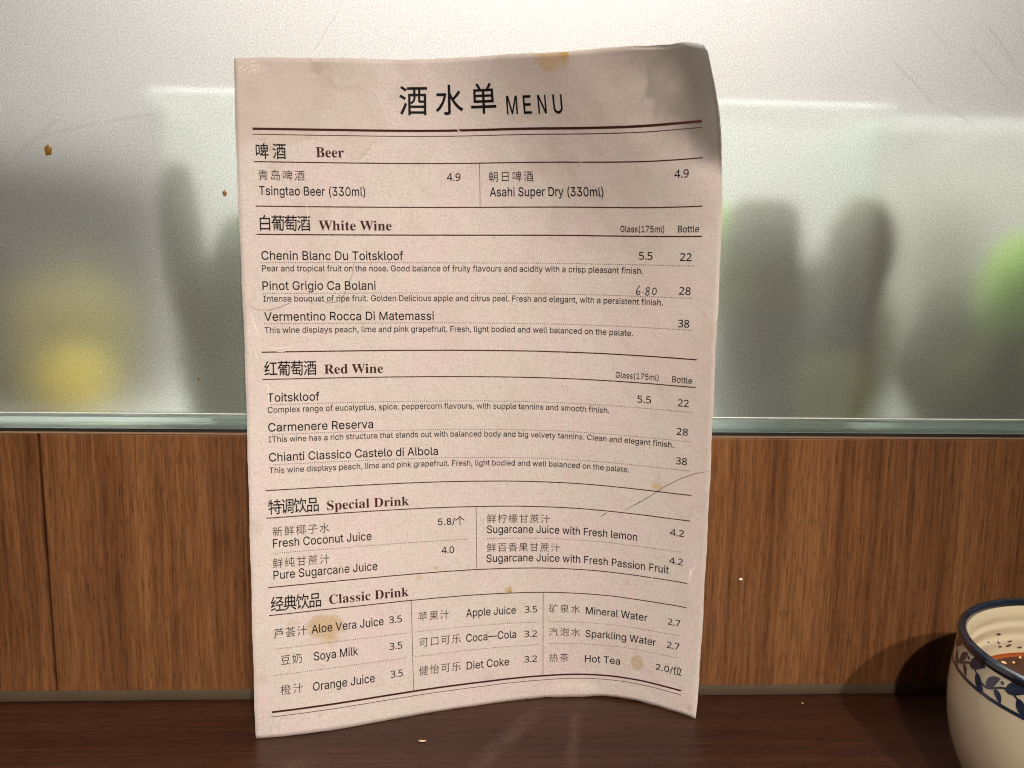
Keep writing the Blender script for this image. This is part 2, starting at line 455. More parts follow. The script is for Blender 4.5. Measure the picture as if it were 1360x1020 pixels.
def mat_paper():
    N = NT('stained pink paper')
    uv = N.n('ShaderNodeUVMap'); uv.uv_map = 'UVMap'
    P = N.n('ShaderNodeVectorMath', operation='MULTIPLY')
    N.link(uv.outputs[0], P.inputs[0]); P.inputs[1].default_value = (210, 297, 1)
    P = P.outputs[0]
    u, v, _ = N.sep(P)
    def warp(scale, amp, seed):
        a = N.noise(N.comb(u, v, seed), scale, 3)
        b = N.noise(N.comb(u, v, seed + 50), scale, 3)
        return (N.math('ADD', u, N.math('MULTIPLY', N.math('SUBTRACT', a, 0.5), amp)),
                N.math('ADD', v, N.math('MULTIPLY', N.math('SUBTRACT', b, 0.5), amp)))
    def blob(cu, cv, ru, rv, soft=0.35, scale=0.25, amp=3.0, seed=1.0):
        wu, wv = warp(scale, amp, seed)
        a = N.math('DIVIDE', N.math('SUBTRACT', wu, cu), ru)
        b = N.math('DIVIDE', N.math('SUBTRACT', wv, cv), rv)
        d = N.math('SQRT', N.math('ADD', N.math('MULTIPLY', a, a), N.math('MULTIPLY', b, b)))
        return d, N.sstep(d, 1.0, 1.0 - soft)
    # base mottling
    big = N.noise(P, 0.030, 4, 0.6)
    med = N.noise(P, 0.16, 4, 0.6)
    fib = N.noise(P, 0.95, 4, 0.65)
    fib2 = N.noise(P, 2.2, 2, 0.6)
    lh = N.noise(N.comb(N.math('MULTIPLY', u, 0.22), N.math('MULTIPLY', v, 1.9), 3.0), 1.0, 2)
    lv = N.noise(N.comb(N.math('MULTIPLY', u, 1.9), N.math('MULTIPLY', v, 0.22), 8.0), 1.0, 2)
    col = N.mix(N.sstep(big, 0.36, 0.64), (0.632, 0.548, 0.560), (0.604, 0.572, 0.545))
    col = N.mix(N.math('MULTIPLY', N.sstep(med, 0.40, 0.66), 0.42), col, (0.67, 0.52, 0.535))
    col = N.mix(N.math('MULTIPLY', N.sstep(fib, 0.50, 0.72), 0.55), col, (0.41, 0.345, 0.315))
    col = N.mix(N.math('MULTIPLY', N.sstep(fib, 0.50, 0.30), 0.48), col, (0.80, 0.70, 0.64))
    col = N.mix(N.math('MULTIPLY', N.sstep(fib2, 0.5, 0.72), 0.38), col, (0.45, 0.36, 0.32))
    lin = N.math('MULTIPLY', N.sstep(N.math('MAXIMUM', lh, lv), 0.55, 0.70), 0.42)
    col = N.mix(lin, col, (0.42, 0.345, 0.30))
    # grubby handling marks, mostly in the upper half
    grub = N.noise(N.comb(u, v, 14.0), 0.045, 5, 0.62)
    gf = N.math('MULTIPLY', N.sstep(grub, 0.52, 0.66), N.sstep(v, 190.0, 30.0, 0.14, 0.42))
    col = N.mix(gf, col, (0.47, 0.40, 0.345))
    gr = N.noise(N.comb(u, v, 71.0), 0.02, 3)  # separate grey gradient, deeper towards the upper right
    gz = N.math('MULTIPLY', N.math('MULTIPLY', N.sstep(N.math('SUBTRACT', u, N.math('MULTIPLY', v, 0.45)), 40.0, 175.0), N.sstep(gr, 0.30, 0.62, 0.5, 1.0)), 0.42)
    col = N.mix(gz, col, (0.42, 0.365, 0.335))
    # damp tide marks
    def tide(cu, cv, ru, rv, seed, k, tone=(0.50, 0.425, 0.365)):
        nonlocal col
        d, m = blob(cu, cv, ru, rv, 0.10, 0.05, 34.0, seed)
        edge = N.math('MULTIPLY', N.sstep(d, 0.90, 0.99), N.sstep(d, 1.03, 1.0))
        col = N.mix(N.math('MULTIPLY', m, k * 0.6), col, tone)
        patchy = N.sstep(N.noise(N.comb(u, v, seed + 9), 0.07, 2), 0.42, 0.62)
        edge = N.math('MULTIPLY', edge, patchy)
        col = N.mix(N.math('MULTIPLY', edge, k), col, tuple(c * 0.78 for c in tone))
    tide(16, 12, 24, 26, 3.0, 0.62)
    tide(45, 24, 22, 12, 9.0, 0.45)
    tide(150, 10, 40, 18, 12.0, 0.20)
    tide(190, 110, 20, 26, 17.0, 0.25, (0.54, 0.45, 0.42))
    tide(200, 165, 14, 34, 23.0, 0.30, (0.50, 0.43, 0.40))
    # dark grey patch in the paper colour across the upper right corner
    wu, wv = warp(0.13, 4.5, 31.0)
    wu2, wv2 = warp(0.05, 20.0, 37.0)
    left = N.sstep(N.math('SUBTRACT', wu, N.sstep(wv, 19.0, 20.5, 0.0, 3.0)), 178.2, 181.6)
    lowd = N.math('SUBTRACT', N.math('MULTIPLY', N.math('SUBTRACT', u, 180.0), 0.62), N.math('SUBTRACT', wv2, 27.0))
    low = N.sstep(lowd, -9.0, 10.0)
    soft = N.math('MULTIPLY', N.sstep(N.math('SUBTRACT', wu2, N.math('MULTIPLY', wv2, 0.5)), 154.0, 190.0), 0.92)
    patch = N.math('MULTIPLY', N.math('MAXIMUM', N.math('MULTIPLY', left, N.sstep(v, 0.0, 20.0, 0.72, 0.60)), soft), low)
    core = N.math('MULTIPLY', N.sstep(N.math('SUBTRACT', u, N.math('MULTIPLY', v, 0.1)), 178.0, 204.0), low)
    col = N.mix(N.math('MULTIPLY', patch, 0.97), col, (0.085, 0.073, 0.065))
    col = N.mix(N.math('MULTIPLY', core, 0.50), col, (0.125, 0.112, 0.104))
    # food stains
    def stain(cu, cv, ru, rv, tone, k, seed, soft=0.45, ring=0.25, amp=3.0, sc=0.25):
        nonlocal col
        d, m = blob(cu, cv, ru * 1.12, rv * 1.12, min(0.9, soft * 1.3), sc, amp * 1.3, seed)
        inner = N.noise(N.comb(u, v, seed + 5), 0.8, 3)
        m = N.math('MULTIPLY', m, N.sstep(inner, 0.3, 0.66, 0.5, 1.0))
        e = N.math('MULTIPLY', N.math('MULTIPLY', N.sstep(d, 0.55, 0.85), m), ring)
        col = N.mix(N.math('MULTIPLY', m, min(1.0, k * 1.3)), col, tone)
        col = N.mix(e, col, tuple(c * 0.55 for c in tone))
    stain(142, 2.5, 8.5, 6.5, (0.52, 0.36, 0.175), 0.62, 41, 0.5)
    stain(148.5, -0.5, 2.8, 5.2, (0.48, 0.27, 0.04), 0.85, 43, 0.5, 0.1, 1.5)
    stain(31.5, 250.5, 9.2, 6.0, (0.47, 0.335, 0.175), 0.74, 45, 0.35, 0.30, 5.0)
    stain(33, 257, 5.5, 3.2, (0.50, 0.365, 0.20), 0.55, 47, 0.5, 0.2, 3.0)
    stain(17, 247.5, 3.6, 3.0, (0.52, 0.40, 0.30), 0.45, 48, 0.7, 0.0, 3.0)
    stain(180.2, 276.5, 3.0, 4.6, (0.46, 0.35, 0.215), 0.72, 51, 0.3, 0.25, 2.0)
    stain(117.8, 241.2, 2.3, 2.2, (0.46, 0.31, 0.12), 0.75, 53, 0.5, 0.2, 1.6)
    stain(118.6, 242.2, 0.7, 0.6, (0.28, 0.16, 0.04), 0.8, 54, 0.5, 0.0, 0.5)
    stain(186.9, 185.2, 3.1, 2.2, (0.50, 0.36, 0.17), 0.70, 55, 0.5, 0.2, 1.8)
    stain(83.1, 228.4, 1.5, 1.3, (0.45, 0.34, 0.2), 0.65, 57, 0.5, 0.2, 1.0)
    stain(75.2, 232.5, 1.9, 1.9, (0.50, 0.38, 0.22), 0.60, 59, 0.5, 0.2, 1.4)
    stain(39.3, 224.5, 1.1, 1.1, (0.48, 0.38, 0.28), 0.55, 60, 0.5, 0.2, 1.0)
    stain(107.5, 262, 1.0, 1.4, (0.50, 0.36, 0.27), 0.55, 61, 0.5, 0.2, 1.0)
    stain(170, 10.5, 4.2, 5.2, (0.43, 0.35, 0.29), 0.48, 62, 0.6, 0.1, 3.0)
    stain(108, 284, 5.2, 5.0, (0.44, 0.385, 0.34), 0.42, 63, 0.8, 0.0, 4.0)
    stain(206.5, 292.5, 1.7, 2.2, (0.42, 0.33, 0.25), 0.5, 64, 0.6, 0.0, 1.0)
    stain(204.6, 106, 0.9, 2.2, (0.52, 0.27, 0.22), 0.45, 65, 0.6, 0.0, 0.8)
    stain(2.5, 203, 4.0, 6.0, (0.47, 0.40, 0.37), 0.55, 66, 0.7, 0.1, 4.0)
    stain(3.0, 270, 5.0, 3.5, (0.50, 0.42, 0.37), 0.5, 67, 0.8, 0.0, 4.0)
    stain(28, 289.5, 1.4, 1.4, (0.42, 0.34, 0.26), 0.5, 68, 0.6, 0.0, 1.0)
    stain(186, 152, 3.5, 3.0, (0.46, 0.40, 0.34), 0.4, 69, 0.8, 0.0, 4.0)
    stain(139, 60, 3.0, 5.0, (0.50, 0.43, 0.36), 0.35, 70, 0.8, 0.0, 4.0)
    # greasy ring printed through near the bottom
    d, _ = blob(161, 263, 22, 23, 0.1, 0.12, 8.0, 77.0)
    worm = N.noise(P, 0.75, 3, 0.5, 1.6)
    wm = N.math('MULTIPLY', N.math('MULTIPLY', N.sstep(worm, 0.50, 0.56), N.sstep(worm, 0.64, 0.58)),
                N.math('MULTIPLY', N.sstep(v, 255.0, 268.0), N.math('MULTIPLY', N.sstep(u, 118.0, 134.0), N.sstep(u, 192.0, 170.0))))
    col = N.mix(N.math('MULTIPLY', wm, 0.38), col, (0.46, 0.34, 0.30))
    # worn pale edges and corner
    eu = N.math('MINIMUM', u, N.math('SUBTRACT', 210.0, u)); ev = N.math('MINIMUM', v, N.math('SUBTRACT', 297.0, v))
    ed = N.math('MINIMUM', eu, ev)
    wn = N.noise(P, 0.5, 4, 0.7)
    we = N.math('MULTIPLY', N.sstep(N.math('SUBTRACT', ed, N.math('MULTIPLY', wn, 1.6)), 0.0, -0.8), 0.3)
    col = N.mix(we, col, (0.84, 0.75, 0.68))
    dc, mc = blob(6, 4, 9.0, 4.2, 0.6, 0.3, 5.0, 91.0)
    sp = N.noise(P, 1.1, 4, 0.7)
    col = N.mix(N.math('MULTIPLY', N.math('MULTIPLY', mc, N.sstep(sp, 0.46, 0.60)), 0.75), col, (0.86, 0.74, 0.66))
    # scattered pale flecks where print rubbed away
    fl = N.noise(P, 0.9, 3, 0.7)
    fm = N.noise(N.comb(u, v, 33.0), 0.035, 2)
    col = N.mix(N.math('MULTIPLY', N.math('MULTIPLY', N.sstep(fl, 0.69, 0.74), N.sstep(fm, 0.50, 0.62)), 0.5), col, (0.82, 0.72, 0.65))
    hgt = N.math('ADD', N.math('MULTIPLY', fib, 0.5), N.math('ADD', N.math('MULTIPLY', lh, 0.35), N.math('MULTIPLY', lv, 0.35)))
    crk = N.noise(P, 0.055, 4, 0.55, 0.8)
    nb = N.n('ShaderNodeBump'); nb.inputs['Strength'].default_value = 0.22; nb.inputs['Distance'].default_value = 0.00015
    N.link(hgt, nb.inputs['Height'])
    nb2 = N.n('ShaderNodeBump'); nb2.inputs['Strength'].default_value = 0.17; nb2.inputs['Distance'].default_value = 0.0022
    N.link(crk, nb2.inputs['Height']); N.link(nb.outputs[0], nb2.inputs['Normal'])
    rr = N.sstep(patch, 0.0, 1.0, 0.62, 0.42)
    return N.done(N.pbr(col, rr, nb2.outputs[0]))
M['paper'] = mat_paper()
M['paper_back'] = plain('pale paper back', (0.70, 0.62, 0.55), 0.8)

PAPER = [
    [[-104.16,-1.54,295.89],[-89.22,-2.73,296.17],[-74.23,-3.51,296.41],[-59.23,-3.59,296.66],[-44.28,-2.52,296.89],[-29.31,-2.55,297.11],[-14.62,-5.51,297.21],[-0.99,-11.74,296.88],[11.29,-20.34,295.91],[23.0,-29.66,294.49],[35.25,-38.31,293.36],[48.68,-45.06,293.11],[63.27,-48.49,293.98],[77.96,-46.14,295.84],[90.35,-37.84,297.29]],
    [[-103.95,-2.88,279.36],[-88.96,-3.15,279.61],[-73.97,-3.06,279.85],[-59.0,-2.55,280.09],[-44.04,-1.83,280.33],[-29.05,-1.86,280.54],[-14.2,-3.83,280.71],[0.02,-8.54,280.65],[13.18,-15.67,280.12],[25.52,-24.11,279.12],[37.84,-32.59,278.07],[50.86,-40.05,277.47],[64.96,-45.22,277.79],[79.9,-45.78,279.32],[93.96,-40.79,281.22]],
    [[-103.68,-4.09,262.82],[-88.7,-3.5,263.05],[-73.72,-2.73,263.28],[-58.75,-1.92,263.52],[-43.78,-1.32,263.75],[-28.79,-1.35,263.97],[-13.85,-2.67,264.16],[0.77,-5.99,264.27],[14.67,-11.62,264.11],[27.72,-18.96,263.54],[40.37,-26.94,262.72],[53.28,-34.51,262.07],[66.91,-40.78,261.94],[81.63,-43.75,262.94],[96.53,-42.55,264.74]],
    [[-103.38,-5.01,246.27],[-88.42,-3.79,246.49],[-73.47,-2.62,246.71],[-58.5,-1.64,246.94],[-43.52,-1.06,247.17],[-28.52,-1.07,247.39],[-13.55,-2.02,247.6],[1.26,-4.41,247.78],[15.67,-8.64,247.84],[29.43,-14.6,247.65],[42.64,-21.67,247.2],[55.7,-28.97,246.66],[69.11,-35.61,246.37],[83.4,-40.08,246.89],[98.24,-42.12,248.06]],
    [[-103.06,-5.69,229.72],[-88.14,-4.14,229.93],[-73.21,-2.7,230.15],[-58.25,-1.6,230.37],[-43.26,-0.99,230.6],[-28.26,-0.99,230.82],[-13.28,-1.75,231.04],[1.61,-3.59,231.23],[16.29,-6.79,231.39],[30.56,-11.48,231.42],[44.35,-17.4,231.29],[57.83,-23.94,231.02],[71.34,-30.37,230.82],[85.24,-35.91,230.97],[99.44,-40.65,231.38]],
    [[-102.77,-6.07,213.15],[-87.87,-4.4,213.37],[-72.95,-2.87,213.58],[-57.99,-1.69,213.8],[-43.01,-1.03,214.03],[-28.01,-0.98,214.26],[-13.02,-1.62,214.48],[1.91,-3.17,214.68],[16.7,-5.79,214.87],[31.23,-9.6,214.99],[45.43,-14.53,215.01],[59.31,-20.27,214.95],[73.02,-26.41,214.85],[86.67,-32.69,214.79],[100.24,-39.06,214.77]],
    [[-102.48,-6.43,196.58],[-87.58,-4.7,196.8],[-72.67,-3.12,197.01],[-57.73,-1.86,197.23],[-42.75,-1.11,197.46],[-27.75,-0.98,197.69],[-12.76,-1.53,197.92],[2.19,-2.9,198.14],[17.03,-5.21,198.33],[31.68,-8.53,198.48],[46.06,-12.9,198.56],[60.14,-18.18,198.56],[73.92,-24.19,198.49],[87.44,-30.76,198.37],[100.74,-37.7,198.21]],
    [[-102.16,-7.1,180.02],[-87.28,-5.25,180.24],[-72.38,-3.54,180.45],[-57.45,-2.13,180.67],[-42.48,-1.23,180.89],[-27.48,-0.98,181.13],[-12.49,-1.41,181.36],[2.46,-2.65,181.58],[17.33,-4.71,181.79],[32.03,-7.75,181.95],[46.49,-11.82,182.05],[60.64,-16.87,182.07],[74.44,-22.8,182.0],[87.9,-29.44,181.86],[101.13,-36.47,181.67]],
    [[-101.77,-8.3,163.5],[-86.92,-6.23,163.69],[-72.06,-4.29,163.89],[-57.16,-2.6,164.1],[-42.2,-1.46,164.33],[-27.21,-0.98,164.57],[-12.22,-1.23,164.81],[2.75,-2.3,165.03],[17.64,-4.13,165.25],[32.39,-6.93,165.43],[46.89,-10.82,165.53],[61.07,-15.71,165.55],[74.9,-21.54,165.49],[88.37,-28.11,165.34],[101.74,-34.9,165.17]],
    [[-101.3,-10.15,147.03],[-86.5,-7.74,147.19],[-71.68,-5.45,147.36],[-56.83,-3.42,147.55],[-41.91,-1.91,147.76],[-26.94,-1.09,148.0],[-11.93,-1.04,148.25],[3.05,-1.82,148.49],[17.97,-3.43,148.72],[32.75,-6.04,148.9],[47.28,-9.77,149.01],[61.51,-14.53,149.04],[75.4,-20.18,148.98],[89.02,-26.46,148.86],[102.55,-32.93,148.73]],
    [[-100.75,-12.47,130.62],[-86.01,-9.69,130.73],[-71.26,-7.02,130.86],[-56.46,-4.61,131.02],[-41.59,-2.67,131.21],[-26.64,-1.41,131.44],[-11.65,-0.97,131.69],[3.35,-1.37,131.95],[18.3,-2.69,132.19],[33.12,-5.07,132.39],[47.7,-8.61,132.5],[61.97,-13.27,132.53],[75.93,-18.77,132.48],[89.69,-24.74,132.38],[103.38,-30.85,132.29]],
    [[-100.11,-15.12,114.26],[-85.45,-11.98,114.33],[-70.77,-8.94,114.41],[-56.03,-6.15,114.52],[-41.23,-3.76,114.68],[-26.33,-2.0,114.89],[-11.35,-1.1,115.14],[3.65,-1.11,115.4],[18.63,-2.01,115.66],[33.51,-4.04,115.87],[48.15,-7.33,116.01],[62.47,-11.87,116.04],[76.46,-17.31,115.99],[90.29,-23.14,115.89],[104.16,-28.89,115.82]],
    [[-99.43,-18.0,97.94],[-84.83,-14.55,97.96],[-70.21,-11.19,98.0],[-55.55,-8.02,98.07],[-40.82,-5.22,98.18],[-25.99,-2.95,98.35],[-11.05,-1.56,98.58],[3.95,-1.09,98.84],[18.95,-1.51,99.11],[33.87,-3.13,99.35],[48.58,-6.12,99.51],[62.97,-10.41,99.57],[77.01,-15.74,99.51],[90.87,-21.5,99.41],[104.79,-27.14,99.33]],
    [[-98.69,-20.96,81.64],[-84.14,-17.32,81.64],[-69.58,-13.75,81.64],[-54.98,-10.31,81.66],[-40.33,-7.1,81.73],[-25.59,-4.36,81.85],[-10.72,-2.37,82.04],[4.24,-1.31,82.29],[19.25,-1.23,82.56],[34.21,-2.38,82.82],[48.99,-4.98,83.01],[63.47,-8.96,83.08],[77.58,-14.07,83.05],[91.49,-19.69,82.95],[105.36,-25.38,82.84]],
    [[-97.92,-24.03,65.37],[-83.42,-20.23,65.33],[-68.89,-16.53,65.31],[-54.34,-12.89,65.31],[-39.78,-9.3,65.31],[-25.13,-6.11,65.38],[-10.35,-3.56,65.52],[4.55,-1.89,65.74],[19.54,-1.2,66.01],[34.53,-1.73,66.28],[49.4,-3.81,66.5],[63.99,-7.38,66.62],[78.15,-12.36,66.58],[92.07,-17.97,66.47],[105.92,-23.71,66.35]],
    [[-97.14,-27.2,49.11],[-82.66,-23.27,49.05],[-68.18,-19.38,49.01],[-53.69,-15.5,48.96],[-39.19,-11.67,48.93],[-24.62,-8.12,48.94],[-9.93,-5.09,49.03],[4.9,-2.84,49.2],[19.83,-1.51,49.45],[34.83,-1.41,49.73],[49.77,-2.82,49.98],[64.45,-5.95,50.13],[78.68,-10.71,50.11],[92.59,-16.35,49.99],[106.38,-22.24,49.83]],
    [[-96.4,-30.11,32.8],[-81.9,-26.29,32.78],[-67.43,-22.34,32.72],[-52.99,-18.28,32.64],[-38.57,-14.17,32.56],[-24.08,-10.28,32.52],[-9.46,-6.9,32.56],[5.29,-4.16,32.69],[20.16,-2.2,32.9],[35.13,-1.34,33.17],[50.11,-2.01,33.45],[64.88,-4.6,33.62],[79.18,-9.12,33.62],[92.99,-14.96,33.48],[106.56,-21.35,33.27]],
    [[-95.82,-32.37,16.39],[-81.16,-29.18,16.48],[-66.65,-25.41,16.45],[-52.23,-21.25,16.36],[-37.9,-16.82,16.23],[-23.51,-12.56,16.13],[-8.93,-8.96,16.14],[5.75,-5.84,16.22],[20.52,-3.2,16.37],[35.43,-1.56,16.61],[50.43,-1.31,16.9],[65.31,-3.21,17.12],[79.64,-7.59,17.13],[93.23,-13.93,16.94],[106.34,-21.22,16.68]],
    [[-95.42,-33.5,-0.14],[-80.52,-31.7,0.1],[-65.86,-28.5,0.19],[-51.45,-24.31,0.1],[-37.18,-19.64,-0.08],[-22.86,-15.1,-0.22],[-8.37,-11.18,-0.26],[6.23,-7.62,-0.24],[20.9,-4.3,-0.14],[35.73,-1.87,0.06],[50.72,-0.82,0.35],[65.68,-1.99,0.59],[80.07,-6.21,0.61],[93.31,-13.25,0.38],[105.69,-21.72,0.11]],
]
LAYOUT = [
    ('酒水单', 'title', 71.14, 113.65, 22.98),
    ('MENU', 'menu', 119.02, 145.78, 23.35),
    ('啤酒', 'head', 8.3, 20.67, 42.21),
    ('白葡萄酒', 'head', 8.35, 29.94, 72.74),
    ('红葡萄酒', 'head', 8.44, 30.56, 136.6),
    ('特调饮品', 'head', 8.43, 30.06, 198.46),
    ('经典饮品', 'head', 8.37, 29.87, 241.55),
    ('Beer', 'serif', 33.72, 45.71, 40.92),
    ('White Wine', 'serif', 33.77, 65.82, 72.16),
    ('Red Wine', 'serif', 34.24, 60.52, 135.92),
    ('Special Drink', 'serif', 33.8, 71.14, 197.94),
    ('Classic Drink', 'serif', 33.6, 69.99, 240.62),
    ('青岛啤酒', 'kai', 8.93, 28.35, 51.16),
    ('Tsingtao Beer (330ml)', 'name', 8.91, 54.56, 57.31),
    ('4.9', 'num', 90.72, 96.82, 50.6),
    ('朝日啤酒', 'kai', 109.67, 129.65, 51.33),
    ('Asahi Super Dry (330ml)', 'name', 109.85, 161.43, 57.4),
    ('4.9', 'num', 191.19, 196.82, 50.36),
    ('Glass(175ml)', 'small', 168.27, 186.92, 72.43),
    ('Bottle', 'small', 192.6, 201.16, 72.46),
    ('Chenin Blanc Du Toitskloof', 'name', 8.73, 70.75, 85.14),
    ('5.5', 'num', 176.22, 182.02, 84.02),
    ('22', 'num', 193.53, 198.37, 84.28),
    ('.', 'dot', 8.92, 199.13, 86.35),
    ('Pear and tropical fruit on the nose. Good balance of fruity flavours and acidity with a crisp pleasant finish.', 'desc', 8.75, 178.0, 90.15),
    ('Pinot Grigio Ca Bolani', 'name', 8.67, 58.12, 98.29),
    ('28', 'num', 193.56, 198.47, 98.43),
    ('.', 'dot', 8.94, 198.95, 99.81),
    ('Intense bouquet of ripe fruit. Golden Delicious apple and citrus peel. Fresh and elegant, with a persistent finish.', 'desc', 8.79, 186.92, 103.42),
    ('Vermentino Rocca Di Matemassi', 'name', 8.89, 84.03, 111.9),
    ('38', 'num', 193.72, 198.44, 112.22),
    ('.', 'dot', 9.0, 199.14, 113.25),
    ('This wine displays peach, lime and pink grapefruit. Fresh, light bodied and well balanced on the palate.', 'desc', 8.84, 174.18, 117.32),
    ('Glass(175ml)', 'small', 166.97, 186.13, 136.27),
    ('Bottle', 'small', 192.09, 200.66, 136.38),
    ('Toitskloof', 'name', 9.02, 31.8, 147.93),
    ('5.5', 'num', 176.98, 183.1, 146.79),
    ('22', 'num', 194.9, 199.63, 146.91),
    ('.', 'dot', 10.89, 200.79, 149.24),
    ('Complex range of eucalyptus, spice, peppercorn flavours, with supple tannins and smooth finish.', 'desc', 9.03, 164.34, 152.83),
    ('Carmenere Reserva', 'name', 9.04, 55.51, 161.24),
    ('28', 'num', 194.76, 199.69, 159.95),
    ('.', 'dot', 10.92, 200.77, 162.6),
    ('IThis wine has a rich structure that stands out with balanced body and big velvety tannins. Clean and elegant finish.', 'desc', 9.07, 193.7, 166.06),
    ('Chianti Classico Castelo di Albola', 'name', 9.05, 84.97, 174.61),
    ('38', 'num', 194.95, 199.75, 173.51),
    ('.', 'dot', 10.76, 200.66, 176.07),
    ('This wine displays peach, lime and pink grapefruit. Fresh, light bodied and well balanced on the palate.', 'desc', 9.03, 174.04, 179.92),
    ('新鲜椰子水', 'kai', 9.91, 34.31, 208.28),
    ('Fresh Coconut Juice', 'name', 9.72, 53.45, 213.01),
    ('5.8/个', 'num', 84.47, 96.92, 208.13),
    ('.', 'dot', 9.88, 97.91, 215.6),
    ('鲜纯甘蔗汁', 'kai', 9.69, 34.12, 222.3),
    ('Pure Sugarcane Juice', 'name', 9.56, 55.84, 227.1),
    ('4.0', 'num', 85.91, 91.94, 221.8),
    ('鲜柠檬甘蔗汁', 'kai', 107.83, 137.23, 208.07),
    ('Sugarcane Juice with Fresh lemon', 'name', 107.58, 178.57, 212.88),
    ('4.2', 'num', 193.47, 199.83, 207.9),
    ('.', 'dot', 107.78, 198.51, 215.51),
    ('鲜百香果甘蔗汁', 'kai', 107.73, 142.13, 222.26),
    ('Sugarcane Juice with Fresh Passion Fruit', 'name', 107.31, 193.6, 227.11),
    ('4.2', 'num', 193.56, 199.85, 222.05),
    ('芦荟汁', 'kai', 9.24, 23.19, 253.34),
    ('Aloe Vera Juice', 'name', 25.4, 58.01, 252.87),
    ('3.5', 'num', 60.52, 66.54, 252.44),
    ('.', 'dot', 9.11, 68.49, 257.84),
    ('豆奶', 'kai', 11.78, 20.76, 265.41),
    ('Soya Milk', 'name', 26.06, 45.9, 265.04),
    ('3.5', 'num', 60.38, 66.38, 264.72),
    ('.', 'dot', 8.63, 67.92, 269.35),
    ('橙汁', 'kai', 11.4, 20.77, 278.56),
    ('Orange Juice', 'name', 25.26, 53.12, 278.42),
    ('3.5', 'num', 60.59, 66.26, 277.67),
    ('苹果汁', 'kai', 74.49, 88.86, 253.21),
    ('Apple Juice', 'name', 97.14, 121.23, 253.19),
    ('3.5', 'num', 125.69, 131.53, 252.92),
    ('.', 'dot', 72.69, 132.17, 257.87),
    ('可口可乐', 'kai', 74.58, 94.16, 265.41),
    ('Coca—Cola', 'name', 96.91, 121.36, 265.31),
    ('3.2', 'num', 125.34, 131.56, 265.26),
    ('.', 'dot', 72.39, 132.01, 269.39),
    ('健怡可乐', 'kai', 74.23, 93.86, 278.78),
    ('Diet Coke', 'name', 96.88, 117.76, 278.66),
    ('3.2', 'num', 125.28, 131.56, 278.05),
    ('矿泉水', 'kai', 137.55, 152.08, 253.35),
    ('Mineral Water', 'name', 155.05, 184.47, 253.4),
    ('2.7', 'num', 194.09, 199.9, 253.08),
    ('.', 'dot', 137.76, 199.5, 257.87),
    ('汽泡水', 'kai', 137.63, 152.26, 265.44),
    ('Sparkling Water', 'name', 155.1, 188.94, 265.45),
    ('2.7', 'num', 194.16, 200.07, 265.09),
    ('.', 'dot', 137.65, 199.61, 269.19),
    ('热茶', 'kai', 137.69, 146.83, 278.8),
    ('Hot Tea', 'name', 155.04, 172.08, 278.83),
    ('2.0/位', 'num', 189.45, 201.9, 277.74),
]
from mathutils.geometry import delaunay_2d_cdt
# ------------------------------------------------------------------ setting: table, panelled wall, glass
def slab(name, x0, x1, y0, y1, z0, z1, mat, parent=None, bev=0.0, **kw):
    v, f = box(x0, x1, y0, y1, z0, z1, bev)
    return mesh_obj(name, v, f, mat, parent)

tag(slab('table_top', -900, 900, -900, 4, -25, 0, M['table']), kind='structure')

wall = thing('wood_panel_wall', 'low walnut laminate wall panelling between the dark table and the frosted glass', 'wall panelling', (0, 0, 0))
for x0, x1, zz in ((-900, -198.85, 131.0), (-198.05, 900, 131.0)):
    v, f = box(x0, x1, 0, 16, -20, zz, 1.1, 3)
    mesh_obj('panel', v, f, M['panel'], wall)
v, f = box(-900, 900, -0.25, 2.2, 130.55, 131.25, 0.25, 2)
mesh_obj('top_lip', v, f, M['panel_edge'], wall)
# quarter round sealing strip in the corner
prof = [(-0.02, 0.05)]
prof = [(1.0, 0.03), (-1.3, 0.03), (-1.45, 0.5), (-1.4, 1.6), (-1.2, 2.9), (-0.8, 4.0), (-0.4, 4.7), (-0.05, 4.95), (1.0, 5.0)]
v, f = extrude_profile(prof, -880, 880, 60)
v = [(a, b + (0.07 * math.sin(a * .031) + 0.05 * math.sin(a * .11) if b < 0 else 0), c + (0.08 * math.sin(a * .023 + 1) if c > 1 else 0)) for a, b, c in v]
o = mesh_obj('sealing_strip', v, f, M['seal'], None, True)
tag(o, 'thin grey brown sealing strip along the corner of wood panel and table', 'sealing strip')

pane = thing('frosted_glass_partition', 'frosted glass partition standing on top of the walnut panelling', 'glass partition', (0, 4, 132))
v, f = box(-900, 900, 4.0, 4.6, 139.4, 620, 0)
# single frosted sheet: one rough surface, thin enough to refract once
mesh_obj('frosted_pane', [(-900, 4, 139.4), (900, 4, 139.4), (900, 4, 640), (-900, 4, 640)], [(0, 1, 2, 3)], M['frosted'], pane)
prof = [(2.6, 132.7), (1.7, 133.2), (1.6, 134.6), (2.0, 135.3), (2.1, 135.7), (1.7, 136.1), (1.9, 138.2), (2.7, 138.9), (3.2, 139.3), (3.7, 139.35),
        (9.5, 139.35), (10.0, 138.5), (10.0, 133.4), (9.3, 132.7)]
v, f = extrude_profile(prof, -900, 900, 1)
mesh_obj('clear_edge', v, f, M['clear'], pane)
v, f = extrude_profile([(3.62, 139.42), (3.35, 139.6), (3.5, 139.85), (3.95, 139.9), (3.95, 139.42)], -900, 900, 1)
mesh_obj('bright_bevel', v, f, plain('ground glass bevel', (0.75, 0.78, 0.76), 0.2, 0.4, 900, 0.3), pane)
v, f = box(-900, 900, 3.0, 11.0, 131.3, 132.6, 0)  # black strip painting the shade in the gap under the glass edge
mesh_obj('gap_shade', v, f, M['gap_shade'], pane)

